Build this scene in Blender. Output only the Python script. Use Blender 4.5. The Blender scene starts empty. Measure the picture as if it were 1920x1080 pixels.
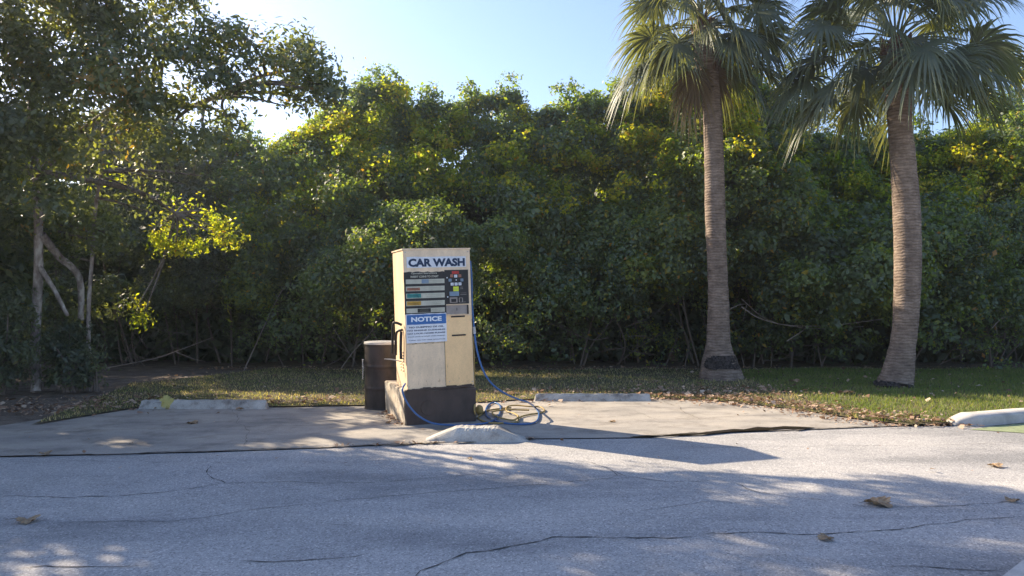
import bpy, bmesh, math, random
import numpy as np
from mathutils import Vector, Matrix
R = math.radians
S = bpy.context.scene
COL = S.collection

# ------------------------------------------------------------------ camera
F, H0, HY, CX = 1400.0, 1.57, 560.0, 960.0      # focal length in px, eye height, horizon row, centre column
cam = bpy.data.cameras.new('camera'); camo = bpy.data.objects.new('camera', cam); COL.objects.link(camo)
camo.location = (0, 0, H0); camo.rotation_euler = (R(90), 0, 0)
cam.sensor_width = 36; cam.lens = 36 * F / 1920; cam.shift_y = (HY - 540) / 1920
cam.clip_start = 0.05; cam.clip_end = 2000
S.camera = camo

# ------------------------------------------------------------------ world and sun
SUN_EL, SUN_AZ = R(30), R(-56.3)
w = bpy.data.worlds.new('World'); S.world = w; w.use_nodes = True
nt = w.node_tree
sky = nt.nodes.new('ShaderNodeTexSky'); sky.sky_type = 'NISHITA'; sky.sun_disc = False
sky.sun_elevation = SUN_EL; sky.sun_rotation = SUN_AZ; sky.air_density = 1.0; sky.dust_density = 1.1; sky.ozone_density = 1.8
tintn = nt.nodes.new('ShaderNodeMix'); tintn.data_type = 'RGBA'; tintn.blend_type = 'MULTIPLY'; tintn.inputs[0].default_value = 1; tintn.inputs[7].default_value = (0.93, 0.925, 1.02, 1)
nt.links.new(sky.outputs[0], tintn.inputs[6]); nt.links.new(tintn.outputs[2], nt.nodes['Background'].inputs[0])
nt.nodes['Background'].inputs[1].default_value = 0.095
SD = Vector((math.sin(SUN_AZ) * math.cos(SUN_EL), math.cos(SUN_AZ) * math.cos(SUN_EL), math.sin(SUN_EL)))
sl = bpy.data.lights.new('sun', 'SUN'); sl.energy = 4.3; sl.angle = R(0.55); sl.color = (1.0, 0.84, 0.62)
so = bpy.data.objects.new('sun', sl); COL.objects.link(so); so.rotation_euler = SD.to_track_quat('Z', 'Y').to_euler()
so.location = (-20, 15, 20)
S.view_settings.view_transform = 'Standard'; S.view_settings.look = 'None'
S.view_settings.exposure = 1.54; S.view_settings.gamma = 1
S.cycles.max_bounces = 7; S.cycles.diffuse_bounces = 4; S.cycles.glossy_bounces = 2
S.cycles.transmission_bounces = 4; S.cycles.transparent_max_bounces = 6

rng = np.random.default_rng(7)
random.seed(7)

# ------------------------------------------------------------------ helpers
def G(px, py, z=0.0):
    s = (py - HY) / (H0 - z)
    return Vector(((px - CX) / s, F / s, z))
def A(px, py, Y):
    s = F / Y
    return Vector(((px - CX) / s, Y, H0 + (HY - py) / s))
def tag(o, label=None, cat=None, group=None, kind=None):
    if label: o['label'] = label
    if cat: o['category'] = cat
    if group: o['group'] = group
    if kind: o['kind'] = kind
    return o
def link(name, me, mat=None, parent=None):
    o = bpy.data.objects.new(name, me); COL.objects.link(o)
    if mat:
        for m in (mat if isinstance(mat, (list, tuple)) else [mat]): me.materials.append(m)
    if parent: o.parent = parent
    return o
def empty(name, loc, rz=0):
    o = bpy.data.objects.new(name, None); COL.objects.link(o); o.location = loc; o.rotation_euler = (0, 0, rz)
    o.empty_display_size = 0.2
    return o
def shade(me, smooth=True):
    me.polygons.foreach_set('use_smooth', [smooth] * len(me.polygons)); return me
def from_bm(bm, name='m', smooth=False):
    me = bpy.data.meshes.new(name); bm.normal_update(); bm.to_mesh(me); bm.free()
    if smooth: shade(me)
    return me
def np_mesh(V, Fq, name='m', attr=None):
    """V (n,3); Fq (m,k) faces all with k corners"""
    me = bpy.data.meshes.new(name)
    n, (m, k) = len(V), Fq.shape
    me.vertices.add(n); me.vertices.foreach_set('co', V.astype(np.float32).ravel())
    me.loops.add(m * k); me.loops.foreach_set('vertex_index', Fq.astype(np.int32).ravel())
    me.polygons.add(m); me.polygons.foreach_set('loop_start', np.arange(0, m * k, k, dtype=np.int32))
    me.polygons.foreach_set('loop_total', np.full(m, k, dtype=np.int32))
    me.update(calc_edges=True)
    if attr is not None:
        a = me.attributes.new('tint', 'FLOAT', 'FACE'); a.data.foreach_set('value', attr.astype(np.float32))
    return me
def box_bm(bm, x0, x1, y0, y1, z0, z1, bev=0.0, fn=None):
    vs = [bm.verts.new((x, y, z)) for x in (x0, x1) for y in (y0, y1) for z in (z0, z1)]
    fs = [(0, 1, 3, 2), (4, 6, 7, 5), (0, 4, 5, 1), (2, 3, 7, 6), (0, 2, 6, 4), (1, 5, 7, 3)]
    faces = [bm.faces.new([vs[i] for i in f]) for f in fs]
    if bev > 0:
        ed = list({e for f in faces for e in f.edges})
        bmesh.ops.bevel(bm, geom=ed, offset=bev, segments=2, affect='EDGES', profile=0.5)
    return bm
def bezier(pts, n=8):
    """Catmull-Rom through pts"""
    P = [Vector(p) for p in pts]
    P = [P[0] * 2 - P[1]] + P + [P[-1] * 2 - P[-2]]
    out = []
    for i in range(1, len(P) - 2):
        for k in range(n):
            t = k / n
            out.append(0.5 * ((2 * P[i]) + (P[i + 1] - P[i - 1]) * t + (2 * P[i - 1] - 5 * P[i] + 4 * P[i + 1] - P[i + 2]) * t * t
                              + (3 * P[i] - P[i - 1] - 3 * P[i + 1] + P[i + 2]) * t ** 3))
    out.append(P[-2]); return out
def tube_arr(path, radii, sides=8, wob=0.0):
    n = len(path); P = np.array([tuple(p) for p in path], float)
    T = np.gradient(P, axis=0); T /= np.linalg.norm(T, axis=1)[:, None] + 1e-9
    ref = np.array([0, 0, 1.0]) if abs(T[0][2]) < 0.9 else np.array([1.0, 0, 0])
    V = []
    u = np.cross(ref, T[0]); u /= np.linalg.norm(u)
    for i in range(n):
        u = u - T[i] * np.dot(u, T[i]); u /= np.linalg.norm(u) + 1e-9
        v = np.cross(T[i], u)
        a = np.arange(sides) / sides * 2 * np.pi
        r = radii[i] * (1 + wob * rng.uniform(-1, 1, sides))
        V.append(P[i] + (np.cos(a) * r)[:, None] * u + (np.sin(a) * r)[:, None] * v)
    V = np.vstack(V)
    i = np.arange(n - 1)[:, None] * sides; j = np.arange(sides)[None, :]; j2 = (j + 1) % sides
    Fq = np.stack([i + j, i + j2, i + sides + j2, i + sides + j], -1).reshape(-1, 4)
    return V, Fq
def tubes_mesh(list_, smooth=True, sides=8, wob=0.0):
    VV, FF, off = [], [], 0
    for path, rad in list_:
        V, Fq = tube_arr(path, rad, sides, wob); VV.append(V); FF.append(Fq + off); off += len(V)
    me = np_mesh(np.vstack(VV), np.vstack(FF))
    return shade(me) if smooth else me
def sheet(name, pts, z, mat, **k):
    bm = bmesh.new(); vs = [bm.verts.new((p[0], p[1], z)) for p in pts]; f = bm.faces.new(vs)
    bm.normal_update()
    if f.normal.z < 0: f.normal_flip()
    bmesh.ops.triangulate(bm, faces=[f])
    o = link(name, from_bm(bm), mat); return tag(o, **k)
def inpoly(x, y, poly):
    x = np.asarray(x); y = np.asarray(y); c = np.zeros(x.shape, bool); n = len(poly)
    for i in range(n):
        x0, y0 = poly[i][0], poly[i][1]; x1, y1 = poly[i - 1][0], poly[i - 1][1]
        k = ((y0 > y) != (y1 > y)) & (x < (x1 - x0) * (y - y0) / ((y1 - y0) + 1e-12) + x0); c ^= k
    return c

# ------------------------------------------------------------------ materials
def mat(name, col=(0.5, 0.5, 0.5), rough=0.7, spec=0.3, metal=0.0):
    m = bpy.data.materials.new(name); m.use_nodes = True
    b = m.node_tree.nodes['Principled BSDF']
    b.inputs['Base Color'].default_value = (*col, 1); b.inputs['Roughness'].default_value = rough
    b.inputs['Specular IOR Level'].default_value = spec; b.inputs['Metallic'].default_value = metal
    return m
def N(m, t, **kw):
    n = m.node_tree.nodes.new(t)
    for k, v in kw.items(): setattr(n, k, v)
    return n
def noise(m, scale, detail=4, rough=0.6, coord='Object', vec=None):
    n = N(m, 'ShaderNodeTexNoise'); n.inputs['Scale'].default_value = scale; n.inputs['Detail'].default_value = detail
    n.inputs['Roughness'].default_value = rough
    if vec is None:
        c = N(m, 'ShaderNodeTexCoord'); vec = c.outputs[coord]
    m.node_tree.links.new(vec, n.inputs['Vector']); return n.outputs['Fac']
def ramp(m, fac, stops):
    r = N(m, 'ShaderNodeValToRGB'); e = r.color_ramp.elements
    while len(e) < len(stops): e.new(0.5)
    for i, (p, c) in enumerate(stops): e[i].position = p; e[i].color = (*c, 1)
    m.node_tree.links.new(fac, r.inputs[0]); return r.outputs[0]
def mix(m, a, b, fac, mode='MIX'):
    n = N(m, 'ShaderNodeMix'); n.data_type = 'RGBA'; n.blend_type = mode
    L = m.node_tree.links
    for i, v in ((6, a), (7, b)):
        if isinstance(v, tuple): n.inputs[i].default_value = (*v, 1)
        else: L.new(v, n.inputs[i])
    if isinstance(fac, (int, float)): n.inputs[0].default_value = fac
    else: L.new(fac, n.inputs[0])
    return n.outputs[2]
def setcol(m, c): m.node_tree.links.new(c, m.node_tree.nodes['Principled BSDF'].inputs['Base Color'])
def bump(m, h, strength=0.4, dist=0.01):
    b = N(m, 'ShaderNodeBump'); b.inputs['Strength'].default_value = strength; b.inputs['Distance'].default_value = dist
    m.node_tree.links.new(h, b.inputs['Height'])
    m.node_tree.links.new(b.outputs[0], m.node_tree.nodes['Principled BSDF'].inputs['Normal'])
def mapping(m, scale, coord='Object'):
    c = N(m, 'ShaderNodeTexCoord'); p = N(m, 'ShaderNodeMapping'); p.inputs['Scale'].default_value = scale
    m.node_tree.links.new(c.outputs[coord], p.inputs['Vector']); return p.outputs[0]

def leaf_mat(name, stops, trans=0.42, tcol_gain=(1.9, 1.7, 0.5), rough=0.42, spec=0.35):
    m = mat(name, rough=rough, spec=spec)
    at = N(m, 'ShaderNodeAttribute'); at.attribute_name = 'tint'
    c = ramp(m, at.outputs['Fac'], stops); setcol(m, c)
    tr = N(m, 'ShaderNodeBsdfTranslucent')
    mu = mix(m, c, tcol_gain, 1.0, 'MULTIPLY'); m.node_tree.links.new(mu, tr.inputs['Color'])
    ms = N(m, 'ShaderNodeMixShader'); ms.inputs[0].default_value = trans
    out = m.node_tree.nodes['Material Output']; b = m.node_tree.nodes['Principled BSDF']
    m.node_tree.links.new(b.outputs[0], ms.inputs[1]); m.node_tree.links.new(tr.outputs[0], ms.inputs[2])
    m.node_tree.links.new(ms.outputs[0], out.inputs['Surface'])
    return m
M = {}
M['leaf_hedge'] = leaf_mat('hedge leaves', [(0, (.085, .108, .078)), (.45, (.122, .168, .122)), (.80, (.175, .225, .110)), (.94, (.22, .24, .06)), (.985, (.32, .24, .06)), (1, (.34, .16, .05))], .42, (2.9, 3.0, .30), .5, .5)
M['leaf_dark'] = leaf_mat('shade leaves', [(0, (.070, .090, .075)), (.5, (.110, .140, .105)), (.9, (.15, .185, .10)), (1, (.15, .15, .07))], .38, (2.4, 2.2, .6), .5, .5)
M['leaf_oak'] = leaf_mat('tree leaves', [(0, (.080, .105, .080)), (.5, (.12, .15, .10)), (.9, (.17, .20, .09)), (1, (.27, .19, .08))], .36, (2.8, 2.5, .5), .5, .5)
M['leaf_sunlit'] = leaf_mat('bright sunlit leaves', [(0, (.10, .16, .04)), (.5, (.25, .29, .05)), (.85, (.40, .37, .06)), (.97, (.36, .30, .07)), (1, (.42, .22, .06))], .64, (2.3, 2.15, .45), .45, .5)  # leaf colour brightened toward yellow to imitate sun on the leaves
M['leaf_vine'] = leaf_mat('autumn vine leaves', [(0, (.10, .14, .03)), (.5, (.20, .22, .03)), (.8, (.36, .26, .04)), (1, (.40, .16, .05))], .45, (1.7, 1.6, .6))
M['frond'] = leaf_mat('palm frond', [(0, (.085, .105, .075)), (.5, (.125, .15, .10)), (.9, (.17, .19, .10)), (1, (.26, .23, .13))], .30, (2.4, 2.1, .5), .42, .5)
M['frond_dead'] = leaf_mat('dead frond', [(0, (.14, .10, .06)), (1, (.25, .19, .12))], .3, (1.2, 1.1, .8), .8, .1)
M['grass'] = leaf_mat('grass blades', [(0, (.11, .16, .045)), (.4, (.16, .21, .065)), (.75, (.27, .26, .14)), (1, (.45, .38, .27))], .35, (2.0, 1.9, .6), .6, .2)
M['litter'] = leaf_mat('dead leaves', [(0, (.16, .095, .06)), (.4, (.30, .19, .13)), (.8, (.46, .34, .25)), (1, (.58, .47, .36))], .2, (1.1, 1.0, .8), .8, .15)
M['leaf_tan'] = leaf_mat('dry lobed leaf', [(0, (.30, .20, .12)), (1, (.42, .31, .20))], .15, (1, 1, .8), .8, .15)
M['leaf_yel'] = leaf_mat('yellow leaf', [(0, (.42, .40, .14)), (1, (.52, .48, .20))], .15, (1, 1, .8), .7, .15)

m = M['bark'] = mat('grey bark', rough=.9, spec=.1)
n1 = noise(m, 6, 5); n2 = noise(m, 40, 3, vec=mapping(m, (1, 1, .25)))
c = ramp(m, n1, [(.35, (.12, .10, .085)), (.62, (.30, .27, .24))]); c = mix(m, c, ramp(m, n2, [(.3, (.4, .4, .4)), (.7, (1, 1, 1))]), .8, 'MULTIPLY')
setcol(m, c); bump(m, n2, .6, .02)
m = M['pale_bark'] = mat('pale lichened bark', rough=.9, spec=.1)
n1 = noise(m, 9, 5, vec=mapping(m, (1, 1, .4))); c = ramp(m, n1, [(.35, (.16, .13, .12)), (.5, (.30, .26, .24)), (.65, (.50, .47, .44))]); setcol(m, c); bump(m, n1, .5, .02)
m = M['twig'] = mat('twig', (.17, .14, .12), .9, .1)
m = M['palm_bark'] = mat('palm bark', rough=.92, spec=.1)
wv = N(m, 'ShaderNodeTexWave'); wv.wave_type = 'BANDS'; wv.bands_direction = 'Z'; wv.inputs['Scale'].default_value = 6.0
wv.inputs['Distortion'].default_value = 5.0; wv.inputs['Detail'].default_value = 3; wv.inputs['Detail Scale'].default_value = 1.6
cc = N(m, 'ShaderNodeTexCoord'); m.node_tree.links.new(cc.outputs['Object'], wv.inputs['Vector'])
n1 = noise(m, 4, 6, .7); n2 = noise(m, 30, 4, vec=mapping(m, (1.0, 1.0, .35)))
c = ramp(m, n1, [(.3, (.14, .108, .090)), (.5, (.235, .185, .15)), (.7, (.34, .27, .22))])
c = mix(m, c, ramp(m, wv.outputs['Fac'], [(0, (.62, .6, .58)), (.35, (1, 1, 1))]), .7, 'MULTIPLY')
c = mix(m, c, ramp(m, n2, [(.3, (.7, .7, .7)), (.65, (1.1, 1.1, 1.1))]), .4, 'MULTIPLY')
n4 = noise(m, 5, 5, .7, vec=mapping(m, (1.0, 1.0, 5.0)))
c = mix(m, c, ramp(m, n4, [(.32, (.5, .47, .45)), (.5, (1, 1, 1)), (.7, (1.2, 1.18, 1.15))]), .9, 'MULTIPLY')
setcol(m, c)
ad = N(m, 'ShaderNodeMath', operation='ADD'); m.node_tree.links.new(wv.outputs['Fac'], ad.inputs[0]); m.node_tree.links.new(n4, ad.inputs[1])
bump(m, ad.outputs[0], .45, .012)
m = M['char'] = mat('rotted palm base', rough=.95, spec=.05)
n1 = noise(m, 25, 5); setcol(m, ramp(m, n1, [(.35, (.02, .018, .018)), (.62, (.10, .088, .082))])); bump(m, n1, 1, .05)
m = M['boot'] = mat('palm boots', rough=.95, spec=.05)
n1 = noise(m, 18, 4, vec=mapping(m, (1, 1, .3))); setcol(m, ramp(m, n1, [(.35, (.07, .045, .035)), (.7, (.22, .14, .10))])); bump(m, n1, .9, .03)

m = M['asphalt'] = mat('old asphalt', rough=.85, spec=.25)
vo = N(m, 'ShaderNodeTexVoronoi'); vo.inputs['Scale'].default_value = 88
cc = N(m, 'ShaderNodeTexCoord'); m.node_tree.links.new(cc.outputs['Object'], vo.inputs['Vector'])
sp = ramp(m, vo.outputs['Color'], [(.0, (.40, .40, .41)), (.35, (.88, .88, .89)), (.75, (1.08, 1.08, 1.08)), (.93, (1.65, 1.63, 1.6))])
base = ramp(m, noise(m, .9, 6, .6), [(.3, (.38, .365, .345)), (.55, (.46, .44, .415)), (.75, (.52, .49, .455))])
st = ramp(m, noise(m, .55, 6, .62, vec=mapping(m, (.5, 1.6, 1))), [(.36, (.58, .60, .63)), (.48, (.88, .89, .91)), (.62, (1, 1, 1)), (.75, (1.08, 1.07, 1.05))])
fine = ramp(m, noise(m, 170, 2), [(.3, (.68, .68, .68)), (.7, (1.26, 1.27, 1.29))])
c = mix(m, mix(m, mix(m, base, sp, .85, 'MULTIPLY'), st, .9, 'MULTIPLY'), fine, .8, 'MULTIPLY'); setcol(m, c); bump(m, vo.outputs['Distance'], .55, .004)
m = M['apron'] = mat('old concrete paving', rough=.85, spec=.2)
n1 = noise(m, .9, 6, .6, vec=mapping(m, (1, 2.2, 1))); n2 = noise(m, 60, 3); n3 = noise(m, 2.3, 6, .7)
c = ramp(m, n1, [(.3, (.24, .225, .205)), (.5, (.37, .34, .30)), (.7, (.45, .405, .345))])
c = mix(m, c, ramp(m, n3, [(.34, (.55, .54, .53)), (.5, (1, 1, 1))]), .7, 'MULTIPLY'); c = mix(m, c, ramp(m, n2, [(.3, (.85, .85, .85)), (.7, (1.08, 1.08, 1.08))]), 1, 'MULTIPLY')
setcol(m, c); bump(m, n2, .3, .003)
m = M['kerb'] = mat('weathered concrete', rough=.9, spec=.15)
n1 = noise(m, 5, 5); n2 = noise(m, 90, 3)
c = mix(m, ramp(m, n1, [(.32, (.20, .185, .17)), (.45, (.40, .38, .35)), (.65, (.54, .52, .48))]), ramp(m, n2, [(.3, (.75, .75, .75)), (.7, (1.1, 1.1, 1.1))]), 1, 'MULTIPLY'); setcol(m, c); bump(m, n2, .5, .005)
m = M['kerb_white'] = mat('pale kerb concrete', rough=.85, spec=.15)
n1 = noise(m, 4, 5); n2 = noise(m, 90, 3)
c = mix(m, ramp(m, n1, [(.3, (.36, .345, .32)), (.6, (.52, .50, .475))]), ramp(m, n2, [(.3, (.85, .85, .85)), (.7, (1.05, 1.05, 1.05))]), 1, 'MULTIPLY'); setcol(m, c); bump(m, n2, .3, .003)
m = M['crack'] = mat('crack', (.07, .066, .062), .95, .05)
m = M['seam'] = mat('dirty seam', rough=.95, spec=.05); setcol(m, ramp(m, noise(m, 14, 4), [(.35, (.10, .088, .078)), (.65, (.33, .30, .26))]))
m = M['wet'] = mat('wet stain', (.03, .024, .018), .25, .4)
m = M['tar'] = mat('sealed asphalt patch', rough=.85, spec=.2); setcol(m, ramp(m, noise(m, 120, 3), [(.3, (.14, .135, .14)), (.7, (.30, .29, .30))]))
m = M['green_paint'] = mat('faded green paint', rough=.85, spec=.2); setcol(m, ramp(m, noise(m, 12, 5), [(.3, (.20, .24, .13)), (.7, (.30, .34, .20))]))
m = M['soil'] = mat('soil', rough=.97, spec=.05)
n1 = noise(m, 3, 6, .7); n2 = noise(m, 40, 4); c = mix(m, ramp(m, n1, [(.3, (.12, .098, .08)), (.7, (.30, .25, .20))]), ramp(m, n2, [(.3, (.6, .6, .6)), (.7, (1.2, 1.2, 1.2))]), 1, 'MULTIPLY'); setcol(m, c); bump(m, n2, .8, .02)
m = M['turf'] = mat('turf', rough=.97, spec=.05)
n1 = noise(m, 2.2, 6, .7); n2 = noise(m, 60, 4); c = mix(m, ramp(m, n1, [(.32, (.19, .15, .10)), (.5, (.14, .13, .075)), (.7, (.09, .11, .045))]), ramp(m, n2, [(.3, (.5, .5, .5)), (.7, (1.3, 1.3, 1.3))]), 1, 'MULTIPLY'); setcol(m, c); bump(m, n2, .8, .02)

def painted(name, col, rough=.5, dirt=.25, spec=.35):
    m = mat(name, rough=rough, spec=spec)
    n1 = noise(m, 5, 6, .65, vec=mapping(m, (1, 1, .45))); n2 = noise(m, 45, 4)
    c = mix(m, (*col,), ramp(m, n1, [(.35, (1 - dirt * 1.4,) * 3), (.6, (1, 1, 1))]), 1, 'MULTIPLY')
    c = mix(m, c, ramp(m, n2, [(.3, (.93, .93, .93)), (.7, (1.04, 1.04, 1.04))]), 1, 'MULTIPLY'); setcol(m, c); return m
M['beige'] = painted('beige enamel', (.92, .70, .47), .42, .15)
M['beige_door'] = painted('beige door enamel', (1.0, .66, .33), .38, .08)
M['brown'] = painted('brown block paint', (.085, .060, .050), .6, .3)
m = M['base_side'] = mat('flaking block paint', rough=.9, spec=.1)
n1 = noise(m, 7, 6, .7); setcol(m, ramp(m, n1, [(.30, (.10, .075, .06)), (.42, (.36, .31, .25)), (.6, (.55, .48, .39))]))
M['drum'] = painted('brown drum paint', (.052, .040, .037), .45, .5)
M['steel'] = painted('dull steel', (.55, .53, .50), .4, .3)
M['tray'] = painted('grey tray', (.36, .31, .27), .5, .2)
M['white'] = painted('white vinyl', (.80, .81, .84), .5, .12)
M['paper'] = painted('aged label', (.56, .54, .43), .6, .15)
M['black'] = painted('black panel', (.028, .026, .026), .4, .3)
M['navy'] = mat('navy lettering', (.018, .040, .085), .5)
M['dim'] = mat('faded print', (.12, .14, .17), .6)
M['blue'] = painted('blue vinyl', (.045, .16, .42), .45, .15)
M['letter'] = mat('white lettering', (.78, .82, .86), .5)
M['red'] = painted('red label', (.55, .05, .04), .5, .2)
M['redp'] = painted('faded red print', (.50, .20, .12), .6, .3)
M['teal'] = painted('teal print', (.05, .30, .28), .6, .3)
M['orange'] = painted('orange print', (.62, .36, .06), .6, .3)
M['lime'] = mat('yellow sticker', (.72, .80, .05), .5)
M['bluegrey'] = painted('blue grey plate', (.22, .31, .40), .4, .2)
M['slot'] = mat('dark slot', (.03, .027, .025), .6)
M['olive'] = mat('olive print', (.30, .30, .20), .6)
M['hose_blue'] = mat('blue hose', (.05, .13, .31), .35, .5)
M['hose_yel'] = painted('tan hose', (.40, .28, .10), .5, .3)

# ------------------------------------------------------------------ ground, road, apron
g = sheet('ground', [(-130, -60), (130, -60), (130, 160), (-130, 160)], -0.02, M['soil'], kind='structure')
front = [(-500, 866), (-200, 861), (0, 857), (200, 853), (400, 848), (600, 841), (790, 832), (990, 824), (1180, 822), (1350, 812), (1530, 806), (1650, 801), (1700, 799)]
back = [(1610, 788), (1500, 771), (1420, 761), (1330, 752), (1230, 748), (1000, 750), (900, 756), (690, 762), (500, 765), (258, 766), (180, 775), (90, 786), (0, 800), (-200, 815), (-500, 830)]
fw = [G(*p) for p in front]; bw = [G(*p) for p in back]
road = [(-60, -20), (60, -20), (60, G(1920, 790).y)] + [G(x, y) for x, y in ((2600, 795), (1920, 798), (1800, 799))] + list(reversed([p + Vector((0, .0, 0)) for p in fw])) + [(-60, fw[0].y)]
sheet('road', road, 0.0, M['asphalt'], kind='structure')
sheet('paving', [p + Vector((0, -0.01, 0)) for p in fw] + bw, 0.012, M['apron'], kind='structure')
# turf: behind the apron up to the hedge
turf = [G(x, y) for x, y in ((60, 800), (190, 778), (258, 767), (500, 766), (690, 763), (900, 757), (1000, 751), (1230, 749), (1330, 753), (1420, 762), (1500, 772), (1610, 789), (1700, 800), (1800, 797), (1920, 786), (2600, 770))] + [Vector((22, 16.6, 0))] + [Vector((20 - k * 1.2, 16.3 + .28 * math.sin(k * 1.9) + .15 * math.sin(k * 4.3), 0)) for k in range(22)] + [Vector((-6.9, 13.5, 0))]
sheet('lawn', turf, 0.03, M['turf'], kind='structure')
sheet('green_paving', [G(1818, 806), G(1870, 799), G(1925, 794), G(2300, 790), G(2300, 815), G(1925, 813)], 0.006, M['green_paint'], kind='structure')

def ribbon(polys, z, wid, jit=0.03, sub=7, close=False):
    V, Fc = [], []
    for pts, wmul in polys:
        P = [G(*p) for p in pts]; Q = []
        for a, b in zip(P[:-1], P[1:]):
            n = max(2, int((b - a).length / 0.05)); 
            for k in range(n): Q.append(a.lerp(b, k / n))
        Q.append(P[-1]); Q = np.array([tuple(q) for q in Q])
        n = len(Q); wob = np.zeros((n, 2))
        for f in (4, 11, 29):
            kk = max(2, n * f // 60 + 2); wob += np.stack([np.interp(np.linspace(0, 1, n), np.linspace(0, 1, kk), rng.normal(0, jit / math.sqrt(f / 4), kk)) for _ in range(2)], 1)
        Q[:, :2] += wob
        T = np.gradient(Q, axis=0); T /= np.linalg.norm(T, axis=1)[:, None] + 1e-9
        nn = np.stack([-T[:, 1], T[:, 0], 0 * T[:, 0]], 1)
        ww = wid * wmul * rng.uniform(.15, 1, n) * np.minimum(1, np.minimum(np.arange(n), n - 1 - np.arange(n)) / 4 + .2)
        b0 = len(V) and sum(len(v) for v in V)
        V.append(np.concatenate([Q - nn * ww[:, None] / 2, Q + nn * ww[:, None] / 2]))
        i = np.arange(n - 1); Fc.append(np.stack([i, i + 1, i + 1 + n, i + n], 1) + b0)
    V = np.vstack(V); V[:, 2] = z
    return np_mesh(V, np.vstack(Fc))
cracks = [([(0, 928), (150, 930), (300, 925), (395, 913), (415, 908)], 1.3), ([(395, 870), (388, 880), (400, 893), (430, 905), (520, 907), (700, 905), (960, 885)], 1), ([(130, 980), (330, 975), (560, 950), (760, 930), (930, 915), (1200, 895)], .9),
          ([(0, 1075), (80, 1062), (220, 1056), (300, 1053)], 1.4), ([(450, 1052), (560, 1052), (640, 1045), (700, 1035)], 1.2), ([(770, 1080), (830, 1055), (870, 1038), (950, 1025), (1040, 1010), (1150, 1012), (1310, 1010)], 1.8),
          ([(1310, 1010), (1450, 1002), (1600, 1000), (1700, 995), (1760, 985)], 1.4), ([(1100, 862), (1150, 880), (1165, 890), (1155, 900)], 1), ([(1150, 880), (1185, 893), (1250, 902), (1340, 900)], 1.1), ([(1380, 908), (1430, 925), (1560, 940), (1640, 955), (1800, 950), (1920, 935)], 1),
          ([(1680, 1060), (1780, 1068), (1870, 1073)], 1.4), ([(1200, 955), (1350, 940), (1400, 941)], .7), ([(1740, 985), (1830, 975), (1920, 968)], .9), ([(1180, 835), (1500, 838), (1920, 830)], .6), ([(0, 868), (420, 868), (470, 866)], .6), ([(560, 990), (600, 985), (700, 988)], .5)]
link('asphalt_cracks', ribbon(cracks, 0.004, 0.010), M['crack'])['kind'] = 'structure'
link('paving_cracks', ribbon([([(1235, 752), (1270, 765), (1310, 787), (1500, 775)], .8), ([(0, 815), (300, 805), (700, 797)], .9), ([(1050, 752), (1180, 770), (1240, 790)], .4), ([(1120, 790), (1330, 786)], .4), ([(430, 770), (455, 800), (470, 846)], .5)], 0.016, 0.02), M['seam'])['kind'] = 'structure'
link('gutter_seam', ribbon([(front[2:7], .55), ([(700, 838), (790, 833), (1000, 824)], 1.6), (front[8:], .6)], 0.017, 0.055, .03), M['seam'])['kind'] = 'structure'
pud = [(1180, 822), (1215, 819.5), (1240, 820), (1275, 816), (1310, 815), (1340, 811), (1375, 807.5), (1395, 808), (1420, 803.5), (1445, 804.5), (1470, 802), (1500, 803), (1530, 805), (1500, 808), (1470, 807), (1440, 809.5), (1400, 811), (1370, 812.5), (1320, 817.5), (1270, 819), (1225, 822)]
sheet('puddle', [G(*p) for p in pud], 0.021, M['wet'], kind='structure')

# ------------------------------------------------------------------ kerbs and wheel stops
def wheel_stop(name, x0, x1, yb, hgt, dep, label, mt='kerb', taper=0.02, zb=0.012):
    a, b = G(x0, yb), G(x1, yb if not isinstance(yb, tuple) else yb[1])
    L = (b - a).length; ang = math.atan2((b - a).y, (b - a).x)
    bm = bmesh.new(); n = 14; rings = []
    prof = [(0, 0), (.035, .55), (.06, .85), (.085, 1), (dep - .085, 1), (dep - .05, .8), (dep, 0)]
    xs = [0, taper, taper + .04] + [taper + .04 + (L - 2 * taper - .08) * k / n for k in range(1, n)] + [L - taper - .04, L - taper, L]
    for i, x in enumerate(xs):
        hh = 0.03 if i in (0, len(xs) - 1) else (0.93 if i in (1, len(xs) - 2) else 1)
        if taper > .1 and i in (1, len(xs) - 2): hh = .97
        j = .004 * random.uniform(-1, 1)
        k0 = .35 if i in (0, len(xs) - 1) and taper > .1 else (0.1 if i in (0, len(xs) - 1) else 0)
        rings.append([bm.verts.new((x + random.uniform(-.003, .003), dep / 2 + (y - dep / 2) * (1 - k0) + j, z * hgt * hh + random.uniform(-.003, .003))) for y, z in prof])
    for r0, r1 in zip(rings[:-1], rings[1:]):
        for k in range(len(prof) - 1): bm.faces.new((r0[k], r1[k], r1[k + 1], r0[k + 1]))
    bm.faces.new(rings[0]); bm.faces.new(rings[-1][::-1])
    bmesh.ops.recalc_face_normals(bm, faces=bm.faces)
    bmesh.ops.subdivide_edges(bm, edges=list(bm.edges), cuts=1, use_grid_fill=True)
    for v in bm.verts:
        if v.co.z > .01:
            q = 9.0; nz = math.sin(v.co.x * 37 + v.co.y * 51) * math.sin(v.co.x * 13 - v.co.z * 60)
            v.co += Vector((random.uniform(-1, 1), random.uniform(-1, 1), random.uniform(-1, 1))) * (.0035 if taper < .1 else .0035) + Vector((0, 0, -.004 * max(0, nz)))
    me = from_bm(bm); o = link(name, me, M[mt]); o.location = (a.x, a.y, zb); o.rotation_euler = (0, 0, ang)
    return tag(o, label, 'wheel stop', 'concrete wheel stops at the parking bays')
wheel_stop('wheel_stop', 258, 499, 769, .125, .16, 'long grey concrete wheel stop with a yellow leaf on it, left of the drum')
wheel_stop('wheel_stop', 1002, 1222, 754, .11, .16, 'long low pale concrete wheel stop at the grass edge, right of the blue hose')
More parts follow.
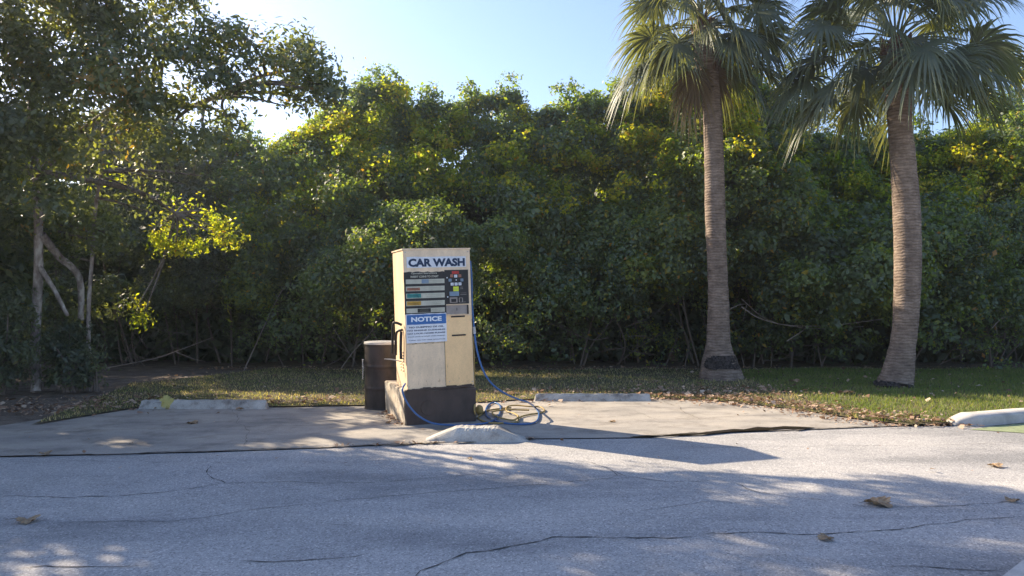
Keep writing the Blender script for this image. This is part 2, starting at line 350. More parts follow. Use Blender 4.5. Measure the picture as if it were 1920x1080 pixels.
wheel_stop('wheel_stop', 792, 992, 831, .15, .36, 'short concrete block with sloping ends in front of the car wash machine', 'kerb', .34, 0.0)
def kerb(name, path, wdt, hgt, label):
    P = bezier(path, 6); n = len(P); bm = bmesh.new(); rings = []
    for i, p in enumerate(P):
        t = (P[min(i + 1, n - 1)] - P[max(i - 1, 0)]).normalized(); nn = Vector((-t.y, t.x, 0))
        e = min(1, (i + .35) / 4.5); hh = hgt * (e ** .5); ww = wdt * (.6 + .4 * e)
        rings.append([bm.verts.new(p + nn * (a * ww) + Vector((0, 0, z * hh))) for a, z in ((-.5, 0), (-.47, .75), (-.38, 1), (.38, 1), (.47, .75), (.5, 0))])
    for r0, r1 in zip(rings[:-1], rings[1:]):
        for k in range(5): bm.faces.new((r0[k], r1[k], r1[k + 1], r0[k + 1]))
    bm.faces.new(rings[0]); bm.faces.new(rings[-1][::-1]); bmesh.ops.recalc_face_normals(bm, faces=bm.faces)
    return tag(link(name, from_bm(bm, smooth=True), M['kerb_white']), label, 'kerb')
kerb('kerb', [G(1780, 796), G(1830, 795), G(1880, 791), G(1925, 787), G(2050, 780), G(2300, 768)], .30, .135, 'pale rounded kerb end beside the sunlit grass at the far edge of the road')
c0 = [G(1862, 1086, .11), G(1925, 1038, .11), G(2040, 960, .11)]
bm = bmesh.new()
pts = [Vector((c0[0].x, c0[0].y, 0)), Vector((c0[1].x, c0[1].y, 0)), Vector((c0[2].x, c0[2].y, 0)), Vector((c0[2].x + 1.2, c0[2].y, 0)), Vector((c0[0].x + 1.2, c0[0].y - .6, 0))]
f = bm.faces.new([bm.verts.new(p) for p in pts]); r = bmesh.ops.extrude_face_region(bm, geom=[f])
for v in r['geom']:
    if isinstance(v, bmesh.types.BMVert): v.co.z += .11
bmesh.ops.recalc_face_normals(bm, faces=bm.faces)
bmesh.ops.bevel(bm, geom=[e for e in bm.edges if all(v.co.z > .1 for v in e.verts)], offset=.02, segments=2, affect='EDGES')
tag(link('kerb', from_bm(bm), M['kerb_white']), 'white concrete kerb corner on the near side of the road', 'kerb')

# ------------------------------------------------------------------ where the sun gets through the canopy
SHX, SHY = -SD.x / SD.z, -SD.y / SD.z
LIT = [G(*p) for p in ((905, 772), (1100, 764), (1235, 768), (1330, 780), (1400, 800), (1620, 812), (1930, 808), (2300, 808), (2300, 930), (1930, 914), (1800, 900), (1640, 882), (1480, 870), (1290, 852), (1080, 836), (880, 812))]
KS = [(-1.75, 10.2), (-.6, 10.2), (-.4, 9.3), (2.7, 7.2), (1.7, 6.9), (-1.4, 9.0)]
HOLES = [(60, 1062, 160, 48), (200, 1045, 150, 26), (270, 1068, 80, 22), (395, 997, 34, 9), (565, 1005, 55, 13), (790, 993, 70, 11), (1180, 860, 90, 9), (1290, 884, 80, 8), (1430, 930, 62, 9), (1380, 1018, 60, 12),
         (1050, 1065, 60, 14), (230, 833, 62, 10), (650, 788, 62, 11), (700, 812, 80, 10), (600, 828, 60, 6), (50, 812, 17, 5), (110, 817, 22, 4), (1750, 940, 60, 7), (1820, 1020, 55, 9), (1560, 912, 70, 7), (1900, 768, 45, 7), (900, 870, 80, 7), (500, 838, 50, 5), (1100, 835, 60, 7), (1520, 1075, 50, 10)]
def lit_prob(P):
    """chance that the crown has a gap at point P, seen from the sun"""
    gx = P[:, 0] + P[:, 2] * SHX; gy = P[:, 1] + P[:, 2] * SHY
    pr = np.where(inpoly(gx, gy, LIT), .99, 0.0)
    pr = np.maximum(pr, np.where(inpoly(gx, gy, KS), .96, 0.0))
    s = F / np.maximum(gy, .5); px = CX + gx * s; py = HY + H0 * s
    for cx, cy, rx, ry in HOLES:
        rx = rx + 14; ry = ry * 1.15 + 11 * (cy - 740) / 300
        pr = np.maximum(pr, np.where(((px - cx) / rx) ** 2 + ((py - cy) / ry) ** 2 < 1, .97, 0))
    return pr

# ------------------------------------------------------------------ foliage
def leaves(C, Nn, size, aspect=.5, fold=.12, tint=None, name='leaves', droop=.15):
    n = len(C)
    Nn = Nn / (np.linalg.norm(Nn, axis=1)[:, None] + 1e-9)
    a = rng.normal(size=(n, 3)); a[:, 2] -= droop; a -= Nn * (a * Nn).sum(1)[:, None]; a /= np.linalg.norm(a, axis=1)[:, None] + 1e-9
    b = np.cross(Nn, a); s = size[:, None]
    V = np.stack([C - a * s * .5, C + b * s * aspect * .5 + Nn * s * fold - a * s * .05, C + a * s * .5, C - b * s * aspect * .5 + Nn * s * fold - a * s * .05], 1).reshape(-1, 3)
    Fq = np.arange(4 * n).reshape(n, 4)
    if tint is None: tint = rng.beta(2.2, 2.2, n)
    return np_mesh(V, Fq, name, tint)
def sprays(centers, radii, n_spray, per, spread, size, squash=.85, shell=(.72, 1.05), outward=.9, gap=True, keep=None):
    """twig-ends on the shells of lumps, each with a handful of leaves; returns centres, normals, sizes, tints"""
    Cs, Ns, Ts = [], [], []
    for c, r, k in zip(centers, radii, n_spray):
        if k < 1: continue
        d = rng.normal(size=(k, 3)); d /= np.linalg.norm(d, axis=1)[:, None]
        rr = rng.uniform(*shell, k)[:, None] * r
        # uneven outline
        rr *= (1 + .22 * np.sin(d[:, :1] * 5 + c[0] * 3) * np.cos(d[:, 2:] * 6 + c[2] * 4))
        p = np.array(c) + d * rr * np.array([1, 1, squash]); Cs.append(p); Ns.append(d); Ts.append(np.full(k, rng.normal(0, .17)) + rng.normal(0, .10, k))
    P = np.vstack(Cs); D = np.vstack(Ns); T = np.concatenate(Ts)
    if gap:
        ok = rng.random(len(P)) >= lit_prob(P); P, D, T = P[ok], D[ok], T[ok]
    if keep is not None:
        ok = keep(P); P, D, T = P[ok], D[ok], T[ok]
    C = np.repeat(P, per, 0) + rng.normal(size=(len(P) * per, 3)) * spread * np.array([1, 1, .7])
    Nn = np.repeat(D, per, 0) * outward + rng.normal(size=(len(P) * per, 3)) * .55; Nn[:, 2] += .35
    sz = size * rng.uniform(.6, 1.25, len(C)); t = np.clip(.45 + np.repeat(T, per) + rng.normal(0, .16, len(C)), 0, 1)
    return C, Nn, sz, t

OUT = [(-700, 230), (-300, 220), (0, 215), (150, 220), (300, 225), (380, 240), (440, 262), (500, 280), (560, 250), (610, 205), (660, 190), (700, 160), (740, 150), (775, 160), (805, 195), (850, 200), (885, 178), (930, 175), (965, 190), (1000, 208), (1050, 205), (1100, 198), (1150, 190), (1200, 180), (1255, 150), (1300, 110), (1370, 110), (1410, 150), (1450, 195), (1500, 235), (1560, 270), (1650, 280), (1720, 262), (1780, 248), (1840, 232), (1885, 205), (1930, 205), (2100, 230), (2600, 230)]
ox = np.array([p[0] for p in OUT]); oy = np.array([p[1] for p in OUT])
def bush(px0, px1, label, leafm='leaf_hedge', nl=46, name='bush', autumn=0.0, rich=1.0, group=None):
    root = empty(name, A((px0 + px1) / 2, 690, 17.6)); root.location.z = 0
    cen, rad, ns = [], [], []
    cen2, rad2, ns2 = [], [], []
    for i in range(int(nl * 1.9)):
        px = random.uniform(px0, px1); top = np.interp(px, ox, oy) + 18
        t = random.random() ** .75                       # 0 low .. 1 top
        py = 668 + (top - 668) * t
        if i % 4 == 0: py = top + random.uniform(20, 45); t = (668 - py) / (668 - top)
        r = random.uniform(.22, .60) * (1 - .2 * t)
        Y = 17.1 - .9 * math.sin(math.pi * min(1, t / .75)) + 6.5 * max(0, t - .6) ** 1.3 + random.uniform(-.5, .5) + .9 * math.sin(px / 95 + 1.3 * math.sin(py / 80)) * math.cos(py / 70 + px / 300)
        p = A(px, py + (r * 60 if i % 4 == 0 else 0), Y); 
        dens = (36 + 255 * min(1, t / .42)) * (r / .55) ** 2 * rich
        if t < .28: dens *= .30
        if t > .58: dens *= .36
        cen.append(tuple(p)); rad.append(r); ns.append(int(dens))
        # inner depth of the same plant
        for k in range(1):
            tb = random.uniform(.16, 1); pyb = 700 - (700 - top - 150) * tb; q = A(px + random.uniform(-60, 60), pyb, 18.6 + 1.2 * tb + random.uniform(0, 1.0))
            cen2.append(tuple(q)); rad2.append(.85); ns2.append(int(85))
    # wisps above the outline
    for i in range(int((px1 - px0) / 19)):
        px = random.uniform(px0, px1); top = np.interp(px, ox, oy); h = random.choice([6, 10, 14, 22, 34])
        for k in range(4):
            cen.append(tuple(A(px + k * random.uniform(-5, 5), top + 22 - k * h * .55, 18.4))); rad.append(.22 - .035 * k); ns.append(int(26 - 5 * k))
    C, Nn, sz, t = sprays(cen, rad, ns, 10, .095, .092)
    sz = sz * np.exp(rng.normal(0, .28, len(sz))) * random.uniform(.68, 1.12); t = np.clip(t + random.uniform(-.16, .14), 0, 1); t = np.where(rng.random(len(t)) < .04 + autumn, rng.uniform(.9, 1, len(t)), t * .92)
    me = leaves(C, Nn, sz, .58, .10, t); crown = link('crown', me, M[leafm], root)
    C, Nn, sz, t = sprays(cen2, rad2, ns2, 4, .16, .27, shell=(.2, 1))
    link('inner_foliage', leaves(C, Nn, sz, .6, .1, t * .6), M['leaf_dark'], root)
    if leafm != 'leaf_dark':       # climbing vine over the top, its bright leaf colour imitating the sunlit band
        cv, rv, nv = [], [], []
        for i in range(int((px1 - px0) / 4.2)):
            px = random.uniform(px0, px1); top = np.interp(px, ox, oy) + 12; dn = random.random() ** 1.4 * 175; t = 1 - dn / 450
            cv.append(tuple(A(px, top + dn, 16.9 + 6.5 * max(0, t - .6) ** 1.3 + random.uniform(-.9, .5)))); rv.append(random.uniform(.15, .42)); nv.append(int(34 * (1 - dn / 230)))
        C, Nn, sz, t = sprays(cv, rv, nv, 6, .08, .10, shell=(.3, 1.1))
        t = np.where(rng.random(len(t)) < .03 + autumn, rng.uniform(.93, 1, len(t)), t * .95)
        link('sunlit_vine_cover', leaves(C, Nn, sz, .7, .1, t), M['leaf_sunlit'], root)
    # stems and bare twigs in the hollow below
    T = []
    for i in range(int((px1 - px0) / 30)):
        px = random.uniform(px0, px1); b = A(px, 694, 17.4 + random.uniform(-.3, 1.2)); b.z = 0
        e = b + Vector((random.uniform(-.9, .9), random.uniform(-.5, .3), random.uniform(1.2, 3.0)))
        mid = b.lerp(e, .5) + Vector((random.uniform(-.3, .3), random.uniform(-.2, .2), random.uniform(-.2, .2)))
        r0 = random.uniform(.010, .035); path = bezier([b, mid, e], 5); T.append((path, list(np.linspace(r0, r0 * .4, len(path)))))
    for i in range(int((px1 - px0) / 17)):
        px = random.uniform(px0, px1); b = A(px, random.uniform(560, 690), 16.9 + random.uniform(-.35, .7))
        d = Vector((random.uniform(-1, 1), random.uniform(-.4, .3), random.uniform(-.5, .6))).normalized() * random.uniform(.4, 1.3)
        if b.z + d.z < .1: d.z = abs(d.z)
        mid = b + d * .5 + Vector((0, 0, random.uniform(-.12, .15))); r0 = random.uniform(.005, .013)
        path = bezier([b, mid, b + d], 4); T.append((path, list(np.linspace(r0, r0 * .4, len(path)))))
        for k in range(3):
            q = path[random.randint(2, len(path) - 2)]; d2 = (d.normalized() + Vector((random.uniform(-1, 1), random.uniform(-.5, .5), random.uniform(-1, 1)))) * random.uniform(.1, .3)
            T.append(([q, q + d2 * .5, q + d2], [r0 * .6, r0 * .45, r0 * .25]))
    link('stems', tubes_mesh(T, sides=5), M['twig'], root)
    cenL = None
    tag(root, label, 'bush', group or 'bushes of the overgrown hedge')
    return root

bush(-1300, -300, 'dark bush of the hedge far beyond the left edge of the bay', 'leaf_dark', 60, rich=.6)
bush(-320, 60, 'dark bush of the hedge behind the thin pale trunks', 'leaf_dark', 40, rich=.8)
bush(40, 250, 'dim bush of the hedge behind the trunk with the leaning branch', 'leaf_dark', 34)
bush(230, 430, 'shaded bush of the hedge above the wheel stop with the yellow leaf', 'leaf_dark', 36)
bush(410, 590, 'hedge bush with a sunlit yellow green top between the wheel stop and the brown drum', nl=40)
bush(570, 800, 'tall sunlit bush of the hedge rising behind the brown drum', nl=62, autumn=.04)
bush(780, 985, 'hedge bush with a ragged bright top directly behind the car wash machine', nl=54, autumn=.03)
bush(965, 1190, 'broad round topped hedge bush behind the wheel stop by the blue hose', nl=58, autumn=.03)
bush(1170, 1340, 'high golden topped hedge bush just left of the thinner palm trunk', nl=54, autumn=.10)
bush(1320, 1500, 'hedge bush just right of the thinner palm trunk, with orange tips', nl=48, autumn=.08)
bush(1480, 1690, 'green hedge bush between the two palms, touching the thicker trunk', nl=48)
bush(1670, 1820, 'low dark hedge bush just right of the thicker palm trunk', nl=38)
bush(1800, 2020, 'hedge bush with a yellow lit top behind the pale rounded kerb', nl=52, autumn=.05)
bush(2000, 2700, 'hedge bush beyond the right end of the lawn', nl=60, rich=.6)

# the wood behind the hedge, one mass
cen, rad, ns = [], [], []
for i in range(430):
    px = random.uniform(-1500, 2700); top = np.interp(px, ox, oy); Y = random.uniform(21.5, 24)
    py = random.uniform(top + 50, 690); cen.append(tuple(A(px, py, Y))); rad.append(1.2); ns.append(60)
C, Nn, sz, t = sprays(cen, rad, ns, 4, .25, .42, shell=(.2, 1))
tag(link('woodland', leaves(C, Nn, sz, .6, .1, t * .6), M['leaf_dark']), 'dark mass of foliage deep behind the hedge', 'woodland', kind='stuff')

# trees standing behind the hedge on the right
def far_tree(px, base_y, lumps, label, leafm, Y, dens=120, size=.13):
    root = empty('tree', (A(px, 690, Y).x, Y, 0))
    cen = [tuple(A(x, y, Y + random.uniform(-.5, .5))) for x, y, r in lumps]; rad = [r * Y / F for x, y, r in lumps]
    C, Nn, sz, t = sprays(cen, rad, [int(dens * (r / .6) ** 2) for r in rad], 6, .11, size, shell=(.5, 1.08), gap=False)
    link('crown', leaves(C, Nn, sz, .5, .1, t), M[leafm], root)
    b = Vector((root.location.x, Y, 0)); T = []
    topz = max(c[2] for c in cen)
    path = bezier([b, b + Vector((.1, 0, topz * .4)), b + Vector((-.05, 0, topz * .9))], 6); T.append((path, list(np.linspace(.16, .05, len(path)))))
    for c in cen:
        q = path[int(len(path) * random.uniform(.5, .9))]; e = Vector(c); p2 = bezier([q, q.lerp(e, .5) + Vector((0, 0, .15)), e], 4)
        T.append((p2, list(np.linspace(.035, .010, len(p2)))))
    link('trunk', tubes_mesh(T, sides=6), M['bark'], root)
    for o in root.children: o.matrix_parent_inverse = Matrix.Identity(4)
    for o in root.children: o.data.transform(Matrix.Translation(-root.location))
    return tag(root, label, 'tree')
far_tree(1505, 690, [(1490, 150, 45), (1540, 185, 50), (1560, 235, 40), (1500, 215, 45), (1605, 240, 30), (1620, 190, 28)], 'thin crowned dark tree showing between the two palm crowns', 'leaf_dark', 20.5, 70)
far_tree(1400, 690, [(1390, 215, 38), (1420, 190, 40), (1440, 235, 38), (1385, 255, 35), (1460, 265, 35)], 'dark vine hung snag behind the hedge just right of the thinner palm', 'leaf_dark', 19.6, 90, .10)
far_tree(1330, 690, [(1270, 140, 36), (1300, 95, 40), (1370, 130, 36), (1400, 150, 28), (1440, 160, 26), (1320, 160, 40)], 'golden vine covered tree behind the crown of the thinner palm', 'leaf_vine', 19.4, 100, .12)
far_tree(1915, 690, [(1900, 110, 22), (1925, 160, 32), (1900, 200, 30), (1960, 120, 60)], 'yellowish tree behind the hedge at the right end of the lawn', 'leaf_vine', 20.5, 90, .12)
for rt in [o for o in COL.objects if o.name.startswith('bush') and o.type == 'EMPTY']:
    for o in rt.children: o.data.transform(Matrix.Translation(-rt.location))

# trailing vine shoots sticking up over the hedge
def shoot(x, y, dx, dy, Y, label):
    pts = bezier([A(x, y, Y), A(x + dx * .3, y + dy * .5, Y), A(x + dx, y + dy, Y)], 8); P = np.array([tuple(p) for p in pts])
    o = empty('vine_shoot', pts[0]); T = Matrix.Translation(-Vector(pts[0]))
    me = tubes_mesh([(pts, list(np.linspace(.008, .003, len(pts))))], sides=5); me.transform(T); link('stem', me, M['twig'], o)
    C = np.repeat(P, 4, 0) + rng.normal(size=(len(P) * 4, 3)) * .05; me = leaves(C, rng.normal(size=(len(C), 3)), np.full(len(C), .10), .6); me.transform(T); link('leaves', me, M['leaf_hedge'], o)
    tag(o, label, 'vine')
shoot(1085, 205, -12, -55, 18, 'taller curling vine shoot of the close pair over the hedge left of the palms')
shoot(1112, 205, 6, -32, 18, 'short upright vine shoot of the close pair over the hedge, nearer the palms')
shoot(748, 155, -18, -30, 18, 'vine shoot arching up from the top of the hedge above the brown drum')
shoot(895, 180, -14, -28, 18, 'vine shoot standing up from the hedge above the car wash machine')

# ------------------------------------------------------------------ the big trees on the left
def branch(a, b, r0, r1, sag=.15, n=6, j=.25):
    mid = a.lerp(b, .5) + Vector((random.uniform(-j, j), random.uniform(-j, j), sag)); p = bezier([a, mid, b], n)
    return (p, list(np.linspace(r0, r1, len(p))))
def big_tree(name, base, trunks, lumps, label, leafm, dens, size, bark='bark', per=7, keep=None, cat='tree', group=None, limb_r=.022):
    root = empty(name, base); T = Matrix.Translation(-Vector(base))
    TT = []; pool = []
    for path, r0, r1 in trunks:
        p = bezier(path, 8); TT.append((p, list(np.linspace(r0, r1, len(p))))); pool += p[len(p) // 3:]
    me = tubes_mesh(TT, sides=10, wob=.07); me.transform(T); link('trunk', me, M[bark], root)
    cen = [tuple(l[0]) for l in lumps]; rad = [l[1] for l in lumps]
    BB = []
    for c in cen:
        e = Vector(c); q = min(pool, key=lambda v: (v - e).length + (1.2 if v.z > e.z + .3 else 0)); L = (q - e).length
        bq = branch(q, e, min(.07, limb_r * (1 + L * .35)), .008, .12 * L * .3, 6, .12 * L); BB.append(bq)
        for k in range(3):
            s = bq[0][random.randint(3, len(bq[0]) - 1)]; d = Vector((random.uniform(-1, 1), random.uniform(-1, 1), random.uniform(-.5, 1))) * .28
            BB.append(branch(s, s + d, .007, .003, 0, 3, .05))
    me = tubes_mesh(BB, sides=6); me.transform(T); link('limbs', me, M['bark'], root)
    C, Nn, sz, t = sprays(cen, rad, [int(dens * (r / .6) ** 2) for r in rad], per, .10, size, shell=(.35, 1.08), keep=keep)
    me = leaves(C, Nn, sz, .42, .08, t); me.transform(T); link('crown', me, M[leafm], root)
    return tag(root, label, cat, group)
def L(lst, Y, jit=.5):
    return [(A(x, y, Y + random.uniform(-jit, jit)), r * Y / F * (1 if Y < 15 else .85)) for x, y, r in lst]
YT = 10.3
crownA = [(40, 40, 80), (150, 20, 80), (230, 40, 70), (110, 150, 85), (220, 150, 80), (300, 110, 62), (350, 85, 50), (400, 90, 48), (435, 70, 36), (400, 160, 50), (455, 130, 42), (340, 190, 55), (505, 105, 48), (555, 85, 38), (585, 125, 46), (545, 150, 48), (605, 160, 36),
          (625, 175, 26), (590, 195, 26), (540, 200, 22), (425, 220, 32), (380, 260, 36), (320, 270, 45), (240, 250, 60), (130, 270, 75), (40, 230, 80), (440, 250, 22), (170, 90, 60), (270, 190, 50), (60, 120, 60), (490, 165, 26), (310, 40, 34), (380, 55, 26), (440, 55, 22)]
farA = [(540, 175, 38), (590, 150, 42), (630, 175, 28), (600, 200, 26), (545, 125, 34), (570, 90, 30), (500, 120, 34), (610, 120, 26)]
baseA = G(68, 735); baseA.z = 0
tA = [baseA, A(66, 640, 12.8), A(71, 540, 12.7), A(72, 440, 12.6), A(68, 330, 12.3), A(60, 200, 12.0), A(90, 60, 11.6), A(130, -80, 11.3)]
limb1 = [tA[4], A(150, 250, 11.6), A(260, 180, 11.1), A(350, 200, 11), A(420, 172, 11), A(500, 140, 11), A(570, 130, 11)]
limb2 = [tA[3], A(110, 490, 12.6), A(150, 570, 12.9)]
crownA += [(60, -60, 120), (200, -60, 110), (330, -30, 60), (-60, 60, 120), (-60, 220, 120), (0, 330, 60), (100, 370, 55)]
big_tree('tree', baseA, [(tA, .085, .05), (limb1, .06, .02), ([A(74, 500, 12.65), A(100, 540, 12.6), A(127, 592, 12.6)], .045, .03), ([A(78, 440, 12.6), A(110, 480, 12.9), A(148, 520, 13.2), A(152, 600, 13.4)], .07, .05)],
         L(crownA, YT), 'tall grey green tree with slim pale trunk and long limb reaching toward the machine', 'leaf_oak', 235, .105, 'pale_bark')
baseB = G(172, 733); baseB.z = 0
tB = [baseB, A(166, 640, 13), A(167, 560, 13), A(173, 480, 13), A(178, 400, 12.8), A(190, 320, 12.5)]
lumpB = [(90, 420, 60), (170, 390, 55), (240, 350, 60), (300, 330, 50), (200, 440, 50), (120, 480, 40), (290, 400, 45), (345, 345, 40), (40, 420, 55), (380, 330, 34)]
big_tree('tree', baseB, [(tB, .04, .025)], L(lumpB, 12.8), 'slender small tree with a thin mottled trunk beside the dirt patch', 'leaf_oak', 200, .10, 'pale_bark')
lumpS = [(200, 335, 26), (250, 345, 24), (120, 335, 30), (60, 330, 30), (300, 365, 24), (335, 415, 22), (290, 430, 22), (355, 375, 30), (385, 395, 26), (330, 385, 24), (300, 455, 22), (330, 462, 22), (365, 458, 20), (410, 430, 22), (432, 452, 18), (395, 412, 18), (265, 600, 16), (255, 580, 14), (180, 340, 16)]
baseC = G(-160, 760); baseC.z = 0
big_tree('tree', baseC, [([baseC, A(-120, 500, 12), A(-20, 330, 12), A(120, 330, 12.2), A(260, 360, 12.6), A(330, 400, 12.8)], .12, .02)], L(lumpS, 13, .2), 'leaning tree whose bright yellow green tips hang before the shaded hedge', 'leaf_sunlit', 300, .085)  # sunlit look of this branch is put into its bright leaf colour
# trees just out of frame on the left that shade the road
def off_tree(x, y, zc, rr, n, label):
    b = Vector((x, y, 0)); lm = []
    for i in range(n):
        d = Vector((random.gauss(0, 1), random.gauss(0, 1), random.gauss(0, 1))).normalized() * random.random() ** .4
        lm.append((Vector((x + d.x * rr, y + d.y * rr * .8, zc + d.z * 2.6)), random.uniform(.7, 1.1)))
    big_tree('tree', b, [([b, b + Vector((.2, 0, 2)), b + Vector((0, .1, zc))], .18, .08)], lm, label, 'leaf_oak', 120, .22, per=5, group='shade trees along the left of the bay', limb_r=.03)
off_tree(-13.5, 11.5, 5.4, 3.0, 60, 'shade tree just beyond the left end of the parking bay')
off_tree(-9.9, 8.7, 5.4, 2.7, 60, 'shade tree at the left roadside, nearest to the road')
off_tree(-17.5, 14, 6.0, 3.2, 50, 'shade tree farthest beyond the left end of the parking bay')
off_tree(-10.6, 13.6, 3.0, 1.6, 34, 'low shade tree by the leaf covered dirt beyond the left end of the bay')

# low shaded shrubs at the left
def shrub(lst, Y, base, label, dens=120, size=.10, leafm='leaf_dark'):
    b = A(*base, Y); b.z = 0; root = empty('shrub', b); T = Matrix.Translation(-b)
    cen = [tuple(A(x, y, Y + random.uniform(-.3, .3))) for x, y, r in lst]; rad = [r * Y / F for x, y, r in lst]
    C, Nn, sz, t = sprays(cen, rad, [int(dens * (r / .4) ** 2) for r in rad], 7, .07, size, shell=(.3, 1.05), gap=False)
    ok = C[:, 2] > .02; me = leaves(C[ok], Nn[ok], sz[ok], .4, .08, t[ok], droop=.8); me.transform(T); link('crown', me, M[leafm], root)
    TT = [branch(b + Vector((random.uniform(-.1, .1), 0, 0)), Vector(c), .02, .006, .1, 5, .1) for c in cen]
    me = tubes_mesh(TT, sides=5); me.transform(T); link('stems', me, M['twig'], root)
    tag(root, label, 'shrub')
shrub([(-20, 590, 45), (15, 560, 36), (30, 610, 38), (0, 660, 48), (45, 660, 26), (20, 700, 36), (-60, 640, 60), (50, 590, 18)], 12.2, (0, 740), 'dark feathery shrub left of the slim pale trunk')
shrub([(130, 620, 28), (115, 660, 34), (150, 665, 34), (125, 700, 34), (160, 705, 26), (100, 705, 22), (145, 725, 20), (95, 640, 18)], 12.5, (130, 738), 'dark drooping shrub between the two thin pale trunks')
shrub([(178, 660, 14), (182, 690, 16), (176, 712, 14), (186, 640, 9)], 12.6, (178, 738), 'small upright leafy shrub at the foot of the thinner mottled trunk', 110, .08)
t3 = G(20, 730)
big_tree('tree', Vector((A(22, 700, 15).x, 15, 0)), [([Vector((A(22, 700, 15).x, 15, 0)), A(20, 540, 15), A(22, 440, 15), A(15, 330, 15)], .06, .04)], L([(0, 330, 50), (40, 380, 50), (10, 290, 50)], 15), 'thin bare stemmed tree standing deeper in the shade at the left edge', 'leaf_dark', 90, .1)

# ------------------------------------------------------------------ palms
def frond_mesh(hub, az, el, pet, rad, n=46, dead=False):
    f = Vector((math.cos(az) * math.cos(el), math.sin(az) * math.cos(el), math.sin(el)))
    pts = []
    for k in range(9):
        t = k / 8; p = hub + f * (pet * t) + Vector((0, 0, -.28 * pet * t * t * (1 if el > -.3 else .2))); pts.append(p)
    d = (pts[-1] - pts[-2]).normalized(); side = d.cross(Vector((0, 0, 1)))
    if side.length < .1: side = Vector((math.sin(az), -math.cos(az), 0))
    side.normalize(); roll = random.uniform(-1.0, 1.0); up = side.cross(d).normalized()
    side2 = side * math.cos(roll) + up * math.sin(roll); up = side2.cross(d).normalized(); side = side2
    V, Fc, tn = [], [], []
    tv, tf = tube_arr(pts, list(np.linspace(.018, .010, 9)), 4); base = pts[-1]
    V += [tuple(v) for v in tv]; Fc += [tuple(int(q) for q in x) for x in tf]; tn += [.9] * len(tf)
    tw = random.uniform(0, 1) * .25 + .15
    for i in range(n):
        th = -2.1 + 4.2 * i / (n - 1) + random.uniform(-.06, .06)
        o = base + d * (.26 * rad * math.cos(th * .5) ** 2)
        ln = rad * (.72 + .28 * math.cos(th)) * random.uniform(.8, 1.1)
        dr = (d * math.cos(th) + side * math.sin(th) + up * (.24 * abs(math.sin(th)) )).normalized()
        w0 = rad * .026; prev = None; sd = (dr.cross(up)).normalized(); kd = random.uniform(.4, 1.0) * (1.6 if dead else 1) * (.55 + .45 * abs(math.cos(th)))
        curl = random.uniform(-.08, .08)
        for k in range(6):
            t = k / 5
            p = o + dr * (ln * t) + Vector((0, 0, -kd * ln * t * t * t * .8 - .12 * ln * t * t)) + sd * (curl * t * t * ln)
            wd = w0 * (.35 + 2.0 * t) if t < .35 else w0 * 1.05 * (1 - ((t - .35) / .65) ** 1.5) + .0015
            a = len(V); V += [tuple(p - sd * wd), tuple(p + up * wd * .5), tuple(p + sd * wd)]
            if prev is not None:
                Fc += [(prev, prev + 1, a + 1, a), (prev + 1, prev + 2, a + 2, a + 1)]; tn += [tw + random.uniform(0, .25) + (.35 if t > .9 else 0)] * 2
            prev = a
    return np_mesh(np.array(V), np.array(Fc), 'frond', np.clip(np.array(tn), 0, 1))
def palm(trunk, hub, label, specs, scar):
    base = trunk[0][0].copy(); base.z = 0; root = empty('palm_tree', base); T = Matrix.Translation(-base)
    pts = bezier([t[0] for t in trunk], 10); rads = np.interp(np.linspace(0, len(trunk) - 1, len(pts)), range(len(trunk)), [t[1] for t in trunk])
    zz = np.array([p.z for p in pts]); rads = rads * (1 + .012 * np.sin(zz * 23) + .01 * rng.normal(size=len(zz)))
    me = tubes_mesh([(pts, list(rads))], sides=24, wob=.004); me.transform(T); link('trunk', me, M['palm_bark'], root)
    # fibrous boots below the crown
    BT = []
    for i in range(110):
        a = random.uniform(0, 2 * math.pi); t = random.uniform(.0, 1); c = pts[-8].lerp(pts[-30], t); r = .16
        s = c + Vector((math.cos(a) * r * .8, math.sin(a) * r * .8, 0)); e = s + Vector((math.cos(a) * .13, math.sin(a) * .13, random.uniform(.10, .32)))
        BT.append(([s, s.lerp(e, .5), e], [.05, .04, .012]))
    me = tubes_mesh(BT, sides=5); me.transform(T); link('boots', me, M['boot'], root)
    me = scar(); me.transform(T); link('rotted_patch', me, M['char'], root)
    for az, el, pet, rad, dead in specs:
        me = frond_mesh(hub + Vector((math.cos(az) * .10, math.sin(az) * .10, -.12 + .42 * max(-1, min(.7, el)) + random.uniform(-.12, .12))), az, el, pet, rad, dead=dead)
        me.transform(T); link('frond', me, M['frond_dead' if dead else 'frond'], root)
    return tag(root, label, 'palm tree', 'sabbal palms on the lawn'.replace('sabbal', 'tall'))
def tk(lst, Y): return [(A(x, y, Y) if y < 700 else Vector((A(x, y, Y).x, Y, 0)), w * Y / F / 2 * (.94 if w < 56 else 1)) for x, y, w in lst]
def lump_patch(c, rx, ry, rz, seed):
    bm = bmesh.new(); bmesh.ops.create_icosphere(bm, subdivisions=3, radius=1)
    rr = random.Random(seed)
    for v in bm.verts: v.co = Vector((v.co.x * rx, v.co.y * ry, v.co.z * rz)) * rr.uniform(.82, 1.1) + c
    return from_bm(bm)
def specs(n, R0, pet, seed, low=-1.0):
    rr = random.Random(seed); out = []
    for i in range(n):
        t = (i + .5) / n; el = low + (1.45 - low) * t ** 1.15 + rr.uniform(-.12, .12); az = i * 2.39996 + rr.uniform(-.25, .25)
        out.append((az, el, pet * rr.uniform(.85, 1.15), R0 * rr.uniform(.85, 1.12), False))
    return out
def FRONT(R0): return [(R(-90 + a), e, p, R0 * q, False) for a, e, p, q in ((-38, -.25, .55, 1), (34, -.15, .6, 1.05), (-8, -.05, .5, .95), (12, -.55, .45, .9), (-60, -.45, .6, 1), (62, -.5, .6, 1))]
Y1, Y2 = 14.4, 13.1
